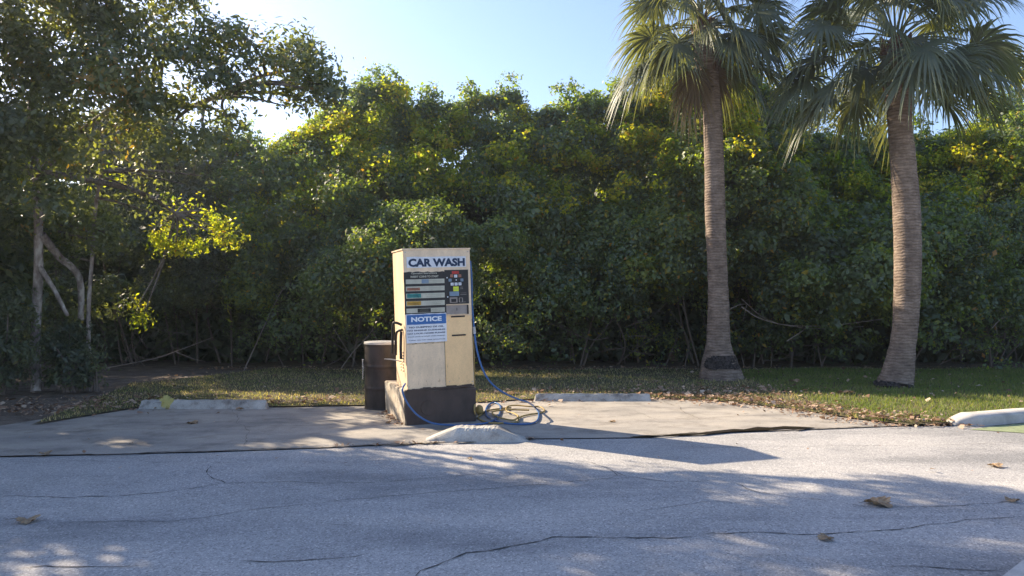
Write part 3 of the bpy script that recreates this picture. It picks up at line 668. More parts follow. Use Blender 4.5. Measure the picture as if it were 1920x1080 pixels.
hub1 = A(1318, 42, Y1); hub2 = A(1679, 76, Y2)
p1 = tk([(1352, 712, 84), (1350, 690, 74), (1348, 668, 60), (1347, 640, 47), (1347, 560, 40), (1344, 480, 38), (1341, 400, 40), (1339, 300, 38), (1335, 200, 38), (1331, 150, 42), (1325, 110, 48), (1319, 60, 46), (1318, 30, 10)], Y1)
p1[1] = (Vector((p1[1][0].x, Y1, .22)), p1[1][1]); p1[2] = (Vector((p1[2][0].x, Y1, .45)), p1[2][1])
def scar1():
    rr = random.Random(5); V, Fc, idx = [], [], {}
    pth = bezier([t[0] for t in p1], 10); rad = np.interp(np.linspace(0, len(p1) - 1, len(pth)), range(len(p1)), [t[1] for t in p1]); zs = [p.z for p in pth]; xs = [p.x for p in pth]
    for i in range(23):
        for k in range(61):
            z = .19 + .30 * i / 22; a = -math.pi / 2 + (k - 30) / 30 * 1.35
            r_ = np.interp(z, zs, rad) + .008 + rr.uniform(-.004, .010) * (1 if 2 < i < 20 else .3); c = np.interp(z, zs, xs)
            idx[i, k] = len(V); V.append((c + math.cos(a) * r_, Y1 + math.sin(a) * r_, z))
    ed = [rr.uniform(-.16, .16) for _ in range(61)]
    for i in range(22):
        for k in range(60):
            u = (k - 30) / 27; v = (i - 11) / 11 - .12 * math.cos(u * 3)
            e = 1 + ed[k] + .10 * math.sin(k * .9)
            if abs(u) ** 3 + abs(v / (e if v > 0 else .8)) ** 2.4 < 1: Fc.append((idx[i, k], idx[i, k + 1], idx[i + 1, k + 1], idx[i + 1, k]))
    return np_mesh(np.array(V), np.array(Fc))
sp1 = specs(48, .80, .90, 5, -.46) + [(a, -1.35, .45, .6, True) for a in (-2.4, -.4, 3.3)] + FRONT(.70)
palm(p1, hub1, 'palm with the thinner straight trunk and a dark rotted hollow at its flared base', sp1, scar1)
p2 = tk([(1676, 730, 66), (1684, 698, 56), (1692, 650, 48), (1698, 600, 47), (1702, 500, 50), (1700, 400, 51), (1693, 300, 47), (1687, 230, 44), (1685, 190, 49), (1682, 140, 52), (1678, 95, 46), (1677, 66, 10)], Y2)
def scar2(): return lump_patch(Vector((p2[0][0].x - .05, Y2 - .06, .04)), .36, .29, .13, 8)
sp2 = specs(54, .85, 1.12, 11, -.42) + FRONT(.80)
palm(p2, hub2, 'palm with the thicker slightly bent trunk, standing in the greener grass', sp2, scar2)
# small palm behind the hedge
Y3 = 19.0; h3 = A(1262, 150, Y3); b3 = Vector((h3.x, Y3, 0)); root = empty('palm_tree', b3); T = Matrix.Translation(-b3)
me = tubes_mesh([(bezier([b3, b3.lerp(h3, .5), h3], 6), [.14] * 13)], sides=12); me.transform(T); link('trunk', me, M['palm_bark'], root)
for i in range(14):
    me = frond_mesh(h3, i * 2.4, -.5 + i * .1, .8, .8, 26); me.transform(T); link('frond', me, M['frond'], root)
tag(root, 'small far palm whose fronds poke out of the hedge top left of the thinner palm', 'palm tree')

# ------------------------------------------------------------------ grass and litter
def scatter(poly, n, box):
    x = rng.uniform(box[0], box[1], n); y = rng.uniform(box[2], box[3], n); ok = inpoly(x, y, poly); return x[ok], y[ok]
x, y = scatter(turf, 190000, (-8, 13.5, 9.3, 18.5))
dens = .5 + .5 * np.sin(x * 1.7 + np.sin(y * 2.1) * 2) * np.sin(y * 1.9 + x * .6)
bare = np.clip((x < 4.5) * .40 + .35 * dens * (x < 6) + .1, 0, .92); ok = rng.random(len(x)) > bare
x, y = x[ok], y[ok]; n = len(x)
h = rng.uniform(.022, .065, n) * np.where(x > 4, 1.15, .85); a = rng.uniform(0, 2 * np.pi, n); wd = rng.uniform(.004, .009, n)
lean = rng.normal(0, .35, (n, 2)) * h[:, None]
base = np.stack([x, y, np.full(n, .028)], 1); dx = np.stack([np.cos(a) * wd, np.sin(a) * wd, 0 * a], 1)
tip = base + np.stack([lean[:, 0], lean[:, 1], h], 1)
V = np.stack([base - dx, base + dx, tip], 1).reshape(-1, 3)
tint = np.clip(rng.beta(2, 2.5, n) * .8 + np.where(x > 4.5, .0, .42) * 1 + .12 * np.sin(x * 2.3) * np.sin(y * 3.1), 0, 1)
tag(link('grass', np_mesh(V, np.arange(3 * n).reshape(-1, 3), 'grass', tint), M['grass']), 'short patchy grass of the lawn in front of the hedge', 'grass', kind='stuff')

def litter_pts():
    P = []
    def line(pts, n, w, off=0):
        Q = [G(*p) for p in pts]; L = [(b - a).length for a, b in zip(Q[:-1], Q[1:])]; tot = sum(L)
        for i in range(n):
            t = random.random() * tot
            for a, b, l in zip(Q[:-1], Q[1:], L):
                if t <= l: p = a.lerp(b, t / l); break
                t -= l
            P.append((p.x + random.gauss(0, w), p.y + abs(random.gauss(0, w)) * random.choice([1, 1, 1, -.25]) + off))
    line([(1230, 749), (1330, 752), (1420, 760), (1500, 770), (1610, 787), (1700, 799), (1790, 800)], 2000, .34)
    line([(500, 762), (690, 758)], 330, .28)
    line([(200, 765), (700, 745)], 140, .5)
    line([(1240, 735), (1560, 745)], 420, .55); line([(920, 745), (1230, 738)], 260, .35)
    line([(-300, 785), (200, 768)], 1500, .7)
    line([(400, 694), (1920, 694)], 1500, .35)
    line([(722, 776), (757, 800)], 130, .07)
    line([(600, 842), (1000, 826)], 60, .05)
    line([(900, 757), (1230, 752)], 110, .15)
    for i in range(1100): P.append((random.uniform(-7, 11), random.uniform(10.8, 17)))
    for i in range(26):
        q = G(random.uniform(0, 1900), random.uniform(780, 900)); P.append((q.x, q.y))
    return np.array(P)
P = litter_pts(); n = len(P); nn = rng.normal(size=(n, 3)) * .35; nn[:, 2] += 1
ontf = inpoly(P[:, 0], P[:, 1], turf); zz = np.where(ontf, rng.uniform(.055, .075, n), rng.uniform(.02, .035, n))
szz = rng.uniform(.02, .062, n) * np.where(rng.random(n) < .10, 2.2, 1)
tag(link('leaf_litter', leaves(np.stack([P[:, 0], P[:, 1], zz], 1), nn, szz, .75, .09, rng.random(n)), M['litter']), 'dry brown leaf litter along the pavement edge and under the hedge', 'leaf litter', kind='stuff')

def lobed(px, py, size, rot, mt, label, z=.012, tilt=0.0, seed=1):
    rr = random.Random(seed); bm = bmesh.new(); c = bm.verts.new((0, 0, .0)); ring = []
    for k in range(40):
        a = k / 40 * 2 * math.pi; r = .5 * (.62 + .30 * abs(math.cos(a * 2.5)) ** .8 + .08 * math.cos(a * 15 + 1)) * (1.0 + .12 * math.cos(a)) * rr.uniform(.93, 1.05)
        ring.append((bm.verts.new((math.cos(a) * r * .55, math.sin(a) * r * .55, .06 * math.sin(a * 3))), bm.verts.new((math.cos(a) * r, math.sin(a) * r, .10 * math.sin(a * 2 + 1) + .06 * rr.random()))))
    for k in range(40):
        a, b = ring[k], ring[(k + 1) % 40]; bm.faces.new((c, a[0], b[0])); bm.faces.new((a[0], a[1], b[1], b[0]))
    me = from_bm(bm, smooth=True); at = me.attributes.new('tint', 'FLOAT', 'FACE'); at.data.foreach_set('value', [rr.random() for _ in me.polygons])
    o = link('fallen_leaf', me, M[mt]); st = tubes_mesh([([Vector((-.3, 0, .02)), Vector((-.55, .03, .05)), Vector((-.8, .0, .03))], [.012, .01, .008])], sides=5)
    link('stalk', st, M['twig'], o)
    p = G(px, py) if not isinstance(py, Vector) else py
    o.location = (p.x, p.y, p.z + z); o.scale = (size,) * 3; o.rotation_euler = (tilt, 0, rot)
    o.location.z += size * .05
    return tag(o, label, 'leaf', 'fallen leaves lying singly on the pavement')
lobed(1645, 947, .22, .3, 'leaf_tan', 'largest curled tan leaf on the shaded road near the white kerb corner', seed=2)
lobed(1549, 1013, .115, 1.6, 'leaf_tan', 'small round reddish brown leaf on the road nearest to the camera', seed=3)
lobed(1866, 876, .14, .1, 'leaf_tan', 'flat tan leaf lying in the sunlit part of the road', seed=4)
lobed(50, 979, .17, .2, 'leaf_tan', 'flat brown leaf on the road at the left edge', seed=5)
lobed(1898, 941, .12, 2, 'leaf_tan', 'small brown leaf on the road directly beyond the largest tan leaf, at the right edge', seed=6)
lobed(360, 796, .16, 1, 'leaf_tan', 'tan leaf on the paving in front of the wheel stop, the one farther left', z=.016, seed=7)
lobed(450, 771, .13, 2, 'leaf_tan', 'rusty leaf against the front of the wheel stop, right of the yellow leaf', z=.03, seed=8)
lobed(84, 856, .13, .7, 'leaf_tan', 'dull leaf at the seam between road and paving, far left', z=.03, seed=9)
lobed(310, Vector((G(311, 769).x, G(311, 769).y - .012, .10)), .23, .9, 'leaf_yel', 'large yellow lobed leaf leaning on the grey wheel stop', z=0, tilt=1.15, seed=10)
lobed(880, 864 - 2, .07, .7, 'leaf_tan', 'tiny pale leaf on the road in front of the short concrete block', seed=12)
lobed(1148, 793, .10, .7, 'leaf_tan', 'small leaf on the sunlit paving right of the hose coils', z=.016, seed=13)
lobed(1385, 746, .2, 2.2, 'leaf_tan', 'big pale leaf at the grass edge beside the paving, right of the thinner palm', z=.06, seed=14)
lobed(1592, 744, .2, 1.2, 'leaf_tan', 'big pale leaf lying on the grass just left of the thicker palm', z=.07, seed=15)
lobed(1488, 722, .22, .2, 'leaf_tan', 'big pale leaf lying on the grass midway between the palms', z=.07, seed=16)

# ------------------------------------------------------------------ car wash machine
a0 = R(21); K = empty('car_wash_machine', G(760, 800), a0); K.location.z = 0
tag(K, 'leaning beige coin operated car wash cabinet on a dark brown concrete block', 'car wash machine')
WB, HB, DB = .91, .445, 1.2
bm = bmesh.new()
vs = {}
for i, (x, y) in enumerate(((0, 0), (WB, 0), (WB, DB), (0, DB))):
    vs[i, 0] = bm.verts.new((x, y, 0)); xo = -.02 if x == 0 else .005
    vs[i, 1] = bm.verts.new((x + xo, y, HB))
for i in range(4):
    j = (i + 1) % 4; bm.faces.new((vs[i, 0], vs[j, 0], vs[j, 1], vs[i, 1]))
bm.faces.new([vs[i, 1] for i in range(4)]); bmesh.ops.recalc_face_normals(bm, faces=bm.faces)
bmesh.ops.bevel(bm, geom=[e for e in bm.edges if any(v.co.z > .1 for v in e.verts)], offset=.012, segments=2, affect='EDGES')
bmesh.ops.subdivide_edges(bm, edges=[e for e in bm.edges if e.calc_length() > .3], cuts=6, use_grid_fill=True)
for v in bm.verts:
    v.co += Vector((random.uniform(-1, 1), random.uniform(-1, 1), random.uniform(-1, 1))) * .0025
me = from_bm(bm); ob = link('concrete_base', me, [M['brown'], M['base_side']], K)
for p in me.polygons: p.material_index = 0 if p.normal.y < -.5 else 1
LEAN = R(1.95); WC, HC, DC = .862, 1.725, .61; UX = .028
CM = Matrix.Translation((UX, .004, HB)) @ Matrix.Rotation(-LEAN, 4, 'Y')
def cabobj(name, me, mt, parent=None):
    me.transform(CM); return link(name, me, mt, parent or K)
def fuv(px, py):
    t = (py - 468) / 260; l = 753 + 9 * t; r = 877 + 11 * t; s = (px - l) / (r - l)
    top = 468 - s; bot = 728 - 5 * s
    return s * WC, HC * (bot - py) / (bot - top)
def fbox(name, x0, x1, y0, y1, mt, d0=-.004, d1=0.001, parent=None, bev=.0):
    u0, v0 = fuv(x0, y1); u1, v1 = fuv(x1, y0); bm = bmesh.new(); box_bm(bm, u0, u1, d0, d1, v0, v1, bev); return cabobj(name, from_bm(bm), M[mt], parent)
def ragged(name, x0, x1, y0, y1, mt, d, parent=None, amp=.006, seed=1, thick=.002):
    """thin sticker with worn edges"""
    rr = random.Random(seed); u0, v0 = fuv(x0, y1); u1, v1 = fuv(x1, y0); pts = []
    n = 14
    for k in range(n): pts.append((u0 + (u1 - u0) * k / n, v0 + rr.uniform(-amp, amp * .3)))
    for k in range(n // 2): pts.append((u1 + rr.uniform(-amp, amp) * .3, v0 + (v1 - v0) * k / (n // 2)))
    for k in range(n): pts.append((u1 - (u1 - u0) * k / n, v1 + rr.uniform(-amp * .3, amp)))
    for k in range(n // 2): pts.append((u0 + rr.uniform(-amp, amp) * .3, v1 - (v1 - v0) * k / (n // 2)))
    bm = bmesh.new(); f = bm.faces.new([bm.verts.new((u, d, v)) for u, v in pts]); r = bmesh.ops.extrude_face_region(bm, geom=[f])
    for v in r['geom']:
        if isinstance(v, bmesh.types.BMVert): v.co.y += thick
    bmesh.ops.recalc_face_normals(bm, faces=bm.faces)
    return cabobj(name, from_bm(bm), M[mt], parent)
DG = None
def text(name, s, x0, x1, y0, y1, mt, d, parent, bold=.02, font_off=0):
    cu = bpy.data.curves.new('t', 'FONT'); cu.body = s; cu.size = 1; cu.offset = bold; cu.extrude = .01; cu.resolution_u = 3
    o = bpy.data.objects.new('t', cu); COL.objects.link(o); bpy.context.view_layer.update()
    me = bpy.data.meshes.new_from_object(o.evaluated_get(bpy.context.evaluated_depsgraph_get())); bpy.data.objects.remove(o)
    co = np.array([v.co[:] for v in me.vertices]); lo, hi = co.min(0), co.max(0)
    u0, v0 = fuv(x0, y1); u1, v1 = fuv(x1, y0)
    for v in me.vertices:
        v.co = Vector((u0 + (v.co.x - lo[0]) / (hi[0] - lo[0]) * (u1 - u0), d - (v.co.z + .01) * .04, v0 + (v.co.y - lo[1]) / (hi[1] - lo[1]) * (v1 - v0)))
    me.flip_normals() if False else None
    return cabobj(name, me, M[mt], parent)
bm = bmesh.new(); box_bm(bm, 0, WC, 0, DC, 0, HC, .012); cab = cabobj('cabinet', from_bm(bm), M['beige'])
bm = bmesh.new(); box_bm(bm, -.012, WC + .008, -.006, DC + .01, HC - .004, HC + .014, .004); cabobj('lid', from_bm(bm), M['beige'])
# door on the right half
u0, v0 = fuv(834, 722); u1, v1 = fuv(884, 591)
bm = bmesh.new(); box_bm(bm, u0, WC - .012, -.006, .0, .012, v1, .003); cabobj('door', from_bm(bm), M['beige_door'])
fbox('door_slot', 842, 868, 591.5, 595, 'slot', -.010, -.001)
fbox('lock_bar', 844, 870, 626.5, 630, 'slot', -.013, -.001)
# torn paint line where cabinet meets block
bm = bmesh.new(); rr = random.Random(4); nS = 26
for k in range(nS):
    x0 = -.01 + (WC + .01) * k / nS; x1 = -.01 + (WC + .01) * (k + 1) / nS; hh = rr.uniform(.004, .022)
    box_bm(bm, x0, x1 - .0005, -.012 - .0003 * (k % 2), -.0015, -.015, hh)
cabobj('paint_line', from_bm(bm), M['brown'])
for x, y in ((757, 473), (873, 472), (765, 722), (884, 716), (838, 600), (881, 600), (840, 715)):
    fbox('screw', x - .8, x + .8, y - .8, y + .8, 'steel', -.008, 0)
bm = bmesh.new(); ua, va = fuv(833.2, 722); ub, vb = fuv(834.2, 591); box_bm(bm, ua - .001, ua + .003, -.0012, .001, va, vb); cabobj('door_seam', from_bm(bm), M['slot'])
m = M['rust'] = mat('rust streak', rough=.8, spec=.1); setcol(m, ramp(m, noise(m, 30, 4), [(.3, (.30, .17, .09)), (.7, (.55, .38, .24))]))
bm = bmesh.new(); rr = random.Random(12)
for k in range(22):
    u = rr.uniform(.02, WC - .03); v = rr.choice([rr.uniform(.02, .10), rr.uniform(.02, .5)]); w_ = rr.uniform(.002, .006); h_ = rr.uniform(.01, .05)
    f = bm.faces.new([bm.verts.new(p) for p in ((u, -.0075, v), (u + w_, -.0075, v + .004), (u + w_ * .8, -.0075, v + h_), (u + w_ * .2, -.0075, v + h_ * .9))])
cabobj('rust_streaks', from_bm(bm), M['rust'])
t = ragged('title_sign', 760, 869, 480.5, 501.5, 'white', -.004, amp=.004, seed=2)
text('lettering', 'CAR WASH', 763, 867, 483.6, 500, 'navy', -.0055, t, .05)
ip = ragged('instruction_panel', 757, 830.5, 509, 588, 'black', -.004, amp=.009, seed=5)
text('lettering', 'Operating Instructions', 768, 815, 509.5, 514.5, 'paper', -.0055, ip, .02)
text('lettering', 'INSERT COINS TO START', 767, 818, 515.5, 520, 'paper', -.0055, ip, .03)
rows = [(522, 531.5, None), (535, 545, 'redp'), (548, 558.5, 'teal'), (562, 572.5, 'orange'), (575.5, 585.5, 'black')]
for i, (ya, yb, cl) in enumerate(rows):
    s = fbox('instruction_strip', 758.5 + i * .3, 829 + i * .3, ya, yb, 'paper', -.0062, -.0045, ip)
    if cl == 'black':
        fbox('print', 780, 804, ya + 1.2, yb - 1, 'black', -.0075, -.006, ip)
        for k in range(3): fbox('print', 784, 800, ya + 2.5 + k * 2.2, ya + 3.1 + k * 2.2, 'olive', -.0085, -.007, ip)
    elif cl:
        ragged('print', 760.5, 786 - (2 if cl == 'redp' else 0), ya + (3.5 if cl == 'redp' else 1.5), yb - 1.3, cl, -.0078, ip, .003, i)
        fbox('print', 763, 781, ya + 4.6, ya + 5.6, 'slot', -.0086, -.007, ip)
        fbox('print', 765, 783, ya + 6.8, ya + 7.6, 'slot', -.0087, -.007, ip)
    else: fbox('print', 787, 800, ya + 1, yb - 1, 'bluegrey', -.0075, -.006, ip)
    for k in range(2):
        xx0 = 806 if cl == 'black' or i == 3 else 791 + random.uniform(0, 4)
        fbox('print', xx0 + k * 2, 826 - k * 3, ya + 3 + k * 3, ya + 3.9 + k * 3, 'olive', -.0076, -.006, ip)
ns_ = ragged('notice_sign', 760, 832.5, 586, 641, 'white', -.009, amp=.004, seed=9)
ragged('header', 760.5, 832, 587.5, 607, 'blue', -.0115, ns_, .003, 12)
text('lettering', 'NOTICE', 768, 824, 591.5, 602, 'letter', -.0135, ns_, .045)
for s, x0, x1, ya, yb in (('NO DUMPING OF OIL', 764.5, 828, 609, 613.6), ('NO ENGINE CLEANING', 761.5, 831, 615, 619.4), ('NO LOUD NOISE PLEASE', 761.8, 831, 620.8, 625.2), ('PLEASE HANG UP HOSES WHEN FINISHED', 762.5, 831, 627, 630.5), ('THANK YOU FOR YOUR PATRONAGE', 763.5, 831, 633.5, 637)):
    text('lettering', s, x0, x1, ya, yb, 'navy' if ya < 624 else 'dim', -.0112, ns_, .025)
bm = bmesh.new(); u0, v0 = fuv(761, 643.2); u1, v1 = fuv(833.5, 640.8); rr = random.Random(3)
for k in range(16):
    a, b = u0 + (u1 - u0) * k / 16, u0 + (u1 - u0) * (k + .93) / 16; box_bm(bm, a, b, -.006, 0, v0 + rr.uniform(0, .005), v1 + rr.uniform(-.004, .006))
cabobj('adhesive_residue', from_bm(bm), M['slot'])
# control panel
cp = fbox('control_panel', 831.5, 873.5, 505.5, 570, 'black', -.006, 0.001)
fbox('red_label', 843, 856, 508, 513.5, 'red', -.009, -.005, cp)
for x, y, c_ in ((842.5, 517, 'redp'), (850, 517.5, 'white'), (857.8, 517, 'redp'), (839.5, 525, 'bluegrey'), (861.8, 525, 'bluegrey'), (843.5, 532.5, 'white'), (850.8, 532.5, 'white'), (858.2, 532.2, 'white')):
    bt = fbox('button', x - 2.6, x + 2.6, y - 2.7, y + 2.7, c_, -.016, -.005, cp, .002); fbox('button_mark', x - 1, x + 1, y - .5, y + .5, 'dim', -.0168, -.015, cp)
for x, y in ((851.3, 524.8), (834, 520.5), (835.5, 556.3)):
    fbox('screw', x - .9, x + .9, y - 1.1, y + 1.1, 'letter', -.009, -.005, cp)
st = fbox('yellow_sticker', 846, 855.7, 537, 546, 'lime', -.009, -.005, cp)
fbox('sticker_print', 847, 855, 540, 540.7, 'olive', -.0098, -.008, cp); fbox('sticker_print', 847, 854, 542.7, 543.4, 'olive', -.0098, -.008, cp)
fbox('bill_plate', 838.8, 856, 546.3, 555, 'bluegrey', -.020, -.005, cp, .002)
fbox('coin_slot', 839.5, 853.5, 557, 567.5, 'tray', -.014, -.005, cp, .002); fbox('slot_mouth', 842, 851, 560, 566, 'slot', -.017, -.013, cp)
for x0, x1, y0, y1 in ((859, 864, 538, 538.8), (859, 864.5, 541, 541.8), (860, 871, 549, 549.6), (859, 871, 552, 552.8), (857, 863.5, 558, 559), (857, 858, 558, 566), (863, 864, 559, 566), (857, 870, 566, 566.8)):
    fbox('panel_print', x0, x1, y0, y1, 'tray', -.008, -.005, cp)
# recessed coin tray with frame
tr = fbox('coin_tray', 833.5, 873.8, 571.5, 589, 'tray', -.004, .001)
fbox('tray_frame', 832.5, 874.8, 570.2, 571.6, 'beige', -.014, 0, tr); fbox('tray_frame', 832.5, 874.8, 589, 590.3, 'beige', -.014, 0, tr)
fbox('tray_frame', 872.8, 874.8, 571.8, 588.8, 'slot', -.012, 0, tr); fbox('tray_print', 852.5, 853.5, 577, 582, 'slot', -.006, -.003, tr)
# left side: hanger bar, louvres, weld beads
def side_tube(name, pts, r, mt): return cabobj(name, tubes_mesh([(bezier([Vector(p) for p in pts], 5), [r] * (5 * (len(pts) - 1) + 1))], sides=8), M[mt])
side_tube('wand_holder', [(-.02, .10, .80), (-.09, .12, .83), (-.12, .16, .80), (-.125, .20, .55), (-.13, .22, .45)], .016, 'slot')
side_tube('wand_holder', [(-.01, .14, .74), (-.07, .20, .70), (-.075, .24, .50), (-.075, .26, .42)], .017, 'drum')
side_tube('wand', [(-.04, .06, .72), (-.05, .07, .55), (-.05, .08, .38)], .018, 'drum')
bm = bmesh.new()
for r_ in range(7):
    for c_ in range(2): box_bm(bm, -.008, 0, .16 + c_ * .14, .25 + c_ * .14, .22 + r_ * .038, .236 + r_ * .038)
cabobj('vent_louvres', from_bm(bm), M['beige'])
side_tube('latch_wire', [(0.0, .25, .33), (-.10, .30, .36), (-.2, .36, .37)], .007, 'steel')
# right side conduit and swivel
side_tube('conduit', [(WC + .025, .30, .02), (WC + .025, .30, .8), (WC + .025, .30, 1.5)], .02, 'slot')
cabobj('hose_swivel', tubes_mesh([([Vector((WC, .18, 1.50)), Vector((WC + .03, .18, 1.50)), Vector((WC + .05, .17, 1.49)), Vector((WC + .052, .17, 1.49))], [.03, .03, .025, .001])], sides=12), M['steel'])
# round filled hole in block
bm = bmesh.new(); bmesh.ops.create_cone(bm, cap_ends=True, segments=36, radius1=.098, radius2=.092, depth=.008)
me = from_bm(bm); me.transform(Matrix.Translation((.29, -.004, .215)) @ Matrix.Rotation(R(90), 4, 'X')); link('round_plug', me, M['brown'], K)

# ------------------------------------------------------------------ hoses
def hose(name, pts, r, mt, label, coup=None):
    p = bezier(pts, 10); o = link(name, tubes_mesh([(p, [r] * len(p))], sides=8), M[mt])
    if coup is not None:
        for k in coup:
            q = p[k]; q2 = p[min(k + 3, len(p) - 1)]; link('coupling', tubes_mesh([([q, q2], [r * 1.6, r * 1.6])], sides=8), M['steel'], o)
    return tag(o, label, 'hose')
def Z3(x, y): return (720 + x / 4.153, 570 + y / 4.153)
hp = [A(*Z3(672, -335), 9.62), A(*Z3(682, -200), 9.6), A(*Z3(686, 0), 9.58), A(*Z3(700, 180), 9.5), A(*Z3(722, 350), 9.45), A(*Z3(765, 500), 9.4), A(*Z3(830, 610), 9.4), A(*Z3(930, 690), 9.45), A(*Z3(1040, 740), 9.6), A(*Z3(1120, 765), 9.75)]
gz = .028
gp = [G(*Z3(x, y), gz) for x, y in ((1175, 805), (1205, 850), (1195, 905), (1140, 932), (1040, 935), (930, 925), (860, 905), (805, 875), (792, 830), (815, 785), (860, 768), (902, 790), (905, 840), (870, 895), (800, 925), (700, 940), (600, 945), (510, 943))]
gp2 = [A(*Z3(420, 936), 9.05), A(*Z3(350, 918), 9.06), A(*Z3(270, 872), 9.07), A(*Z3(205, 805), 9.08), A(*Z3(160, 730), 9.07), A(*Z3(143, 665), 9.08), A(*Z3(165, 620), 9.2)]
for p in gp2: p.z = max(p.z, .03)
hose('hose', hp + gp + gp2, .0125, 'hose_blue', 'blue pressure hose arcing from the car wash machine down into ground coils', [30, 160])
yp = [A(*Z3(690, 250), 9.7), A(*Z3(700, 400), 9.65), A(*Z3(703, 560), 9.6), A(*Z3(706, 720), 9.55), A(*Z3(706, 840), 9.45)]
yg = [G(*Z3(x, y), gz) for x, y in ((728, 885), (770, 910), (850, 927), (960, 924), (1040, 915), (1052, 885), (1110, 865), (1200, 850), (1250, 832), (1215, 812), (1130, 808), (1020, 800), (960, 812), (955, 845), (1010, 862), (1045, 888), (1010, 915), (930, 905), (860, 880), (850, 850), (960, 835), (1130, 838))]
for i, p in enumerate(yg): p.z += .02 if i > 8 else 0
hose('hose', yp + yg, .011, 'hose_yel', 'tan yellow hose running down the machine side into tangled loops on the paving', [44])
hose('hose', [A(*Z3(683, 300), 9.75), A(*Z3(690, 500), 9.75), A(*Z3(695, 700), 9.72), A(*Z3(700, 860), 9.6), G(*Z3(745, 870), gz), G(*Z3(790, 835), gz), G(*Z3(900, 815), gz), G(*Z3(990, 808), gz)], .012, 'hose_yel', 'short tan hose hugging the block corner behind the blue hose')
bm = bmesh.new(); bmesh.ops.create_uvsphere(bm, u_segments=16, v_segments=10, radius=.055)
for v in bm.verts: v.co.z *= 1.25; v.co += Vector((random.uniform(-1, 1), random.uniform(-1, 1), 0)) * .003
o = link('hose_guide_ball', from_bm(bm, smooth=True), M['hose_yel']); q = G(*Z3(742, 868)); o.location = (q.x, q.y, .075)
tag(o, 'scuffed tan stopper ball on the ground at the block corner', 'stopper ball')

# ------------------------------------------------------------------ steel drum
dc = G(713, 772); YD = dc.y + .30; dx_ = A(717, 700, YD).x
D = empty('steel_drum', (dx_, YD, 0)); tag(D, 'dark brown dented steel drum with a pale rimmed lid behind the concrete block', 'drum')
HD, RD = .93, .25
prof = []
for k in range(61):
    z = HD * k / 60; r = RD
    for zc in (.33 * HD, .66 * HD): r += .010 * math.exp(-((z - zc) / .013) ** 2)
    if z < .02 or z > HD - .02: r += .006
    prof.append((z, r))
nS = 48; V = []; Fc = []
for i, (z, r) in enumerate(prof):
    for k in range(nS):
        a = k / nS * 2 * math.pi; d = 1 - .02 * math.exp(-((z - .5) / .12) ** 2) * max(0, math.cos(a + 1.9)) + .003 * math.sin(a * 5 + z * 9); V.append((math.cos(a) * r * d, math.sin(a) * r * d, z))
for i in range(60):
    for k in range(nS): Fc.append((i * nS + k, i * nS + (k + 1) % nS, (i + 1) * nS + (k + 1) % nS, (i + 1) * nS + k))
link('drum_body', shade(np_mesh(np.array(V), np.array(Fc))), M['drum'], D)
bm = bmesh.new(); bmesh.ops.create_cone(bm, cap_ends=True, segments=48, radius1=RD + .012, radius2=RD + .008, depth=.035)
bmesh.ops.bevel(bm, geom=list(bm.edges), offset=.004, segments=1, affect='EDGES')
me = from_bm(bm); me.transform(Matrix.Translation((0, 0, HD + .012))); link('drum_lid', me, M['steel'], D)
ch = []
for k in range(9):
    z = .42 + k * .032; ch.append((bezier([Vector((-RD - .012, -.05, z)), Vector((-RD - .022, -.065, z + .015)), Vector((-RD - .010, -.06, z + .03))], 3), [.006] * 7))
link('chain', tubes_mesh(ch, sides=5), M['steel'], D)
link('hasp', tubes_mesh([([Vector((-RD - .004, -.05, .70)), Vector((-RD - .02, -.05, .71)), Vector((-RD - .02, -.05, .60)), Vector((-RD - .004, -.05, .58))], [.01] * 4)], sides=5), M['steel'], D)

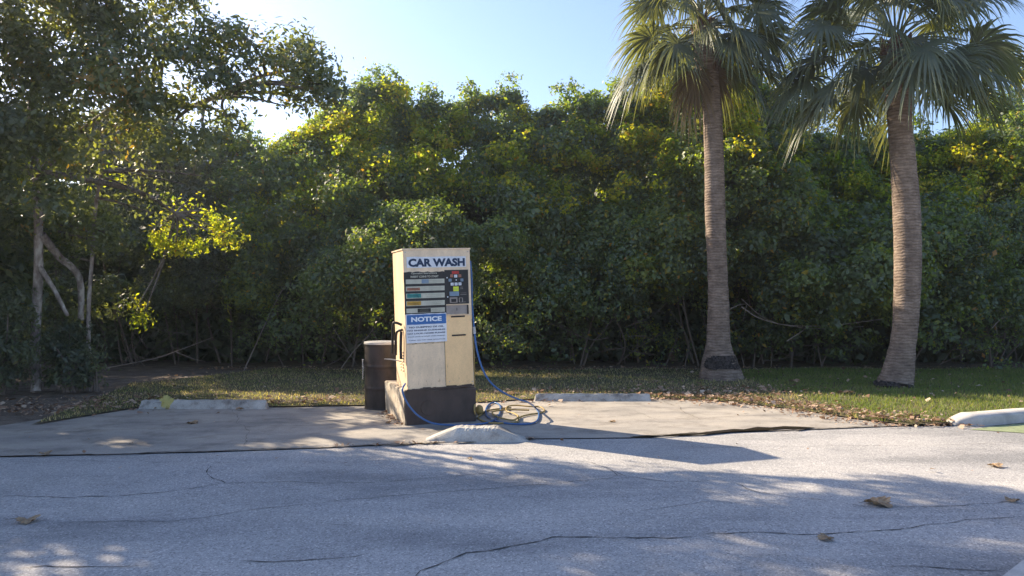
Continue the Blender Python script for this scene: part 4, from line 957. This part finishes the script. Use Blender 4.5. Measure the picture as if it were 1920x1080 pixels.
# ------------------------------------------------------------------ bare branches that show against the dark
def bare(pts, Y, r, label, extra=()):
    P = [A(x, y, Y) for x, y in pts]; p = bezier(P, 6); o = empty('bare_branch', P[0]); T = Matrix.Translation(-P[0])
    me = tubes_mesh([(p, list(np.linspace(r, r * .4, len(p))))], sides=6); me.transform(T); link('stem', me, M['pale_twig'], o)
    for e in extra:
        q = bezier([A(x, y, Y) for x, y in e], 4); me = tubes_mesh([(q, list(np.linspace(r * .6, r * .25, len(q))))], sides=5); me.transform(T); link('side_twig', me, M['pale_twig'], o)
    tag(o, label, 'branch', 'bare branches showing in the hollow of the hedge')
M['pale_twig'] = mat('pale twig', (.30, .25, .22), .9, .1)
bare([(893, 640), (908, 645), (925, 628), (955, 612), (988, 607), (1015, 600)], 16.3, .016, 'pale arched bare branch in the hedge just right of the machine', [[(955, 612), (968, 632)], [(935, 622), (942, 640)], [(985, 608), (1005, 622), (1018, 632)]])
bare([(1390, 575), (1425, 597), (1480, 610), (1560, 610), (1655, 598)], 15.8, .014, 'long sagging bare branch strung between the two palm trunks', [[(1390, 560), (1440, 600), (1520, 616), (1620, 612)]])
bare([(1475, 640), (1505, 620), (1515, 612)], 15.9, .012, 'short forked bare branch under the long sagging one')
bare([(1362, 583), (1385, 572), (1400, 570)], 15.8, .010, 'small hooked bare twig beside the thinner palm trunk', [[(1400, 572), (1393, 603)]])
bare([(1860, 615), (1878, 598), (1900, 592)], 16.0, .012, 'forked pale bare branch low in the hedge right of the thicker palm', [[(1866, 605), (1870, 625)], [(1875, 600), (1890, 585)]])
bare([(640, 690), (662, 660), (690, 630), (700, 615)], 15.9, .010, 'bare twig rising beside the lid of the drum', [[(625, 615), (650, 655), (672, 688)]])
bare([(200, 690), (290, 672), (340, 655), (400, 632)], 15.6, .013, 'long low bare branch in the shade above the wheel stop', [[(330, 660), (360, 672), (385, 678)], [(270, 676), (310, 668)]])
bare([(455, 700), (520, 560), (545, 530)], 16.2, .012, 'steep bare stem in the dark left of the drum')

# ------------------------------------------------------------------ air: thin scattering volume added to imitate lens glare
bm = bmesh.new(); box_bm(bm, -135, 135, -65, 165, -1.1, 12.5)
m = bpy.data.materials.new('glare_haze'); m.use_nodes = True; nt = m.node_tree; nt.nodes.remove(nt.nodes['Principled BSDF'])
pv = nt.nodes.new('ShaderNodeVolumePrincipled'); pv.inputs['Color'].default_value = (.90, .94, 1, 1); pv.inputs['Density'].default_value = .0014; pv.inputs['Anisotropy'].default_value = .72
nt.links.new(pv.outputs[0], nt.nodes['Material Output'].inputs['Volume'])
tag(link('glare_haze', from_bm(bm), m), 'thin air volume added to imitate lens glare between the camera and trees', 'glare_haze', kind='stuff')
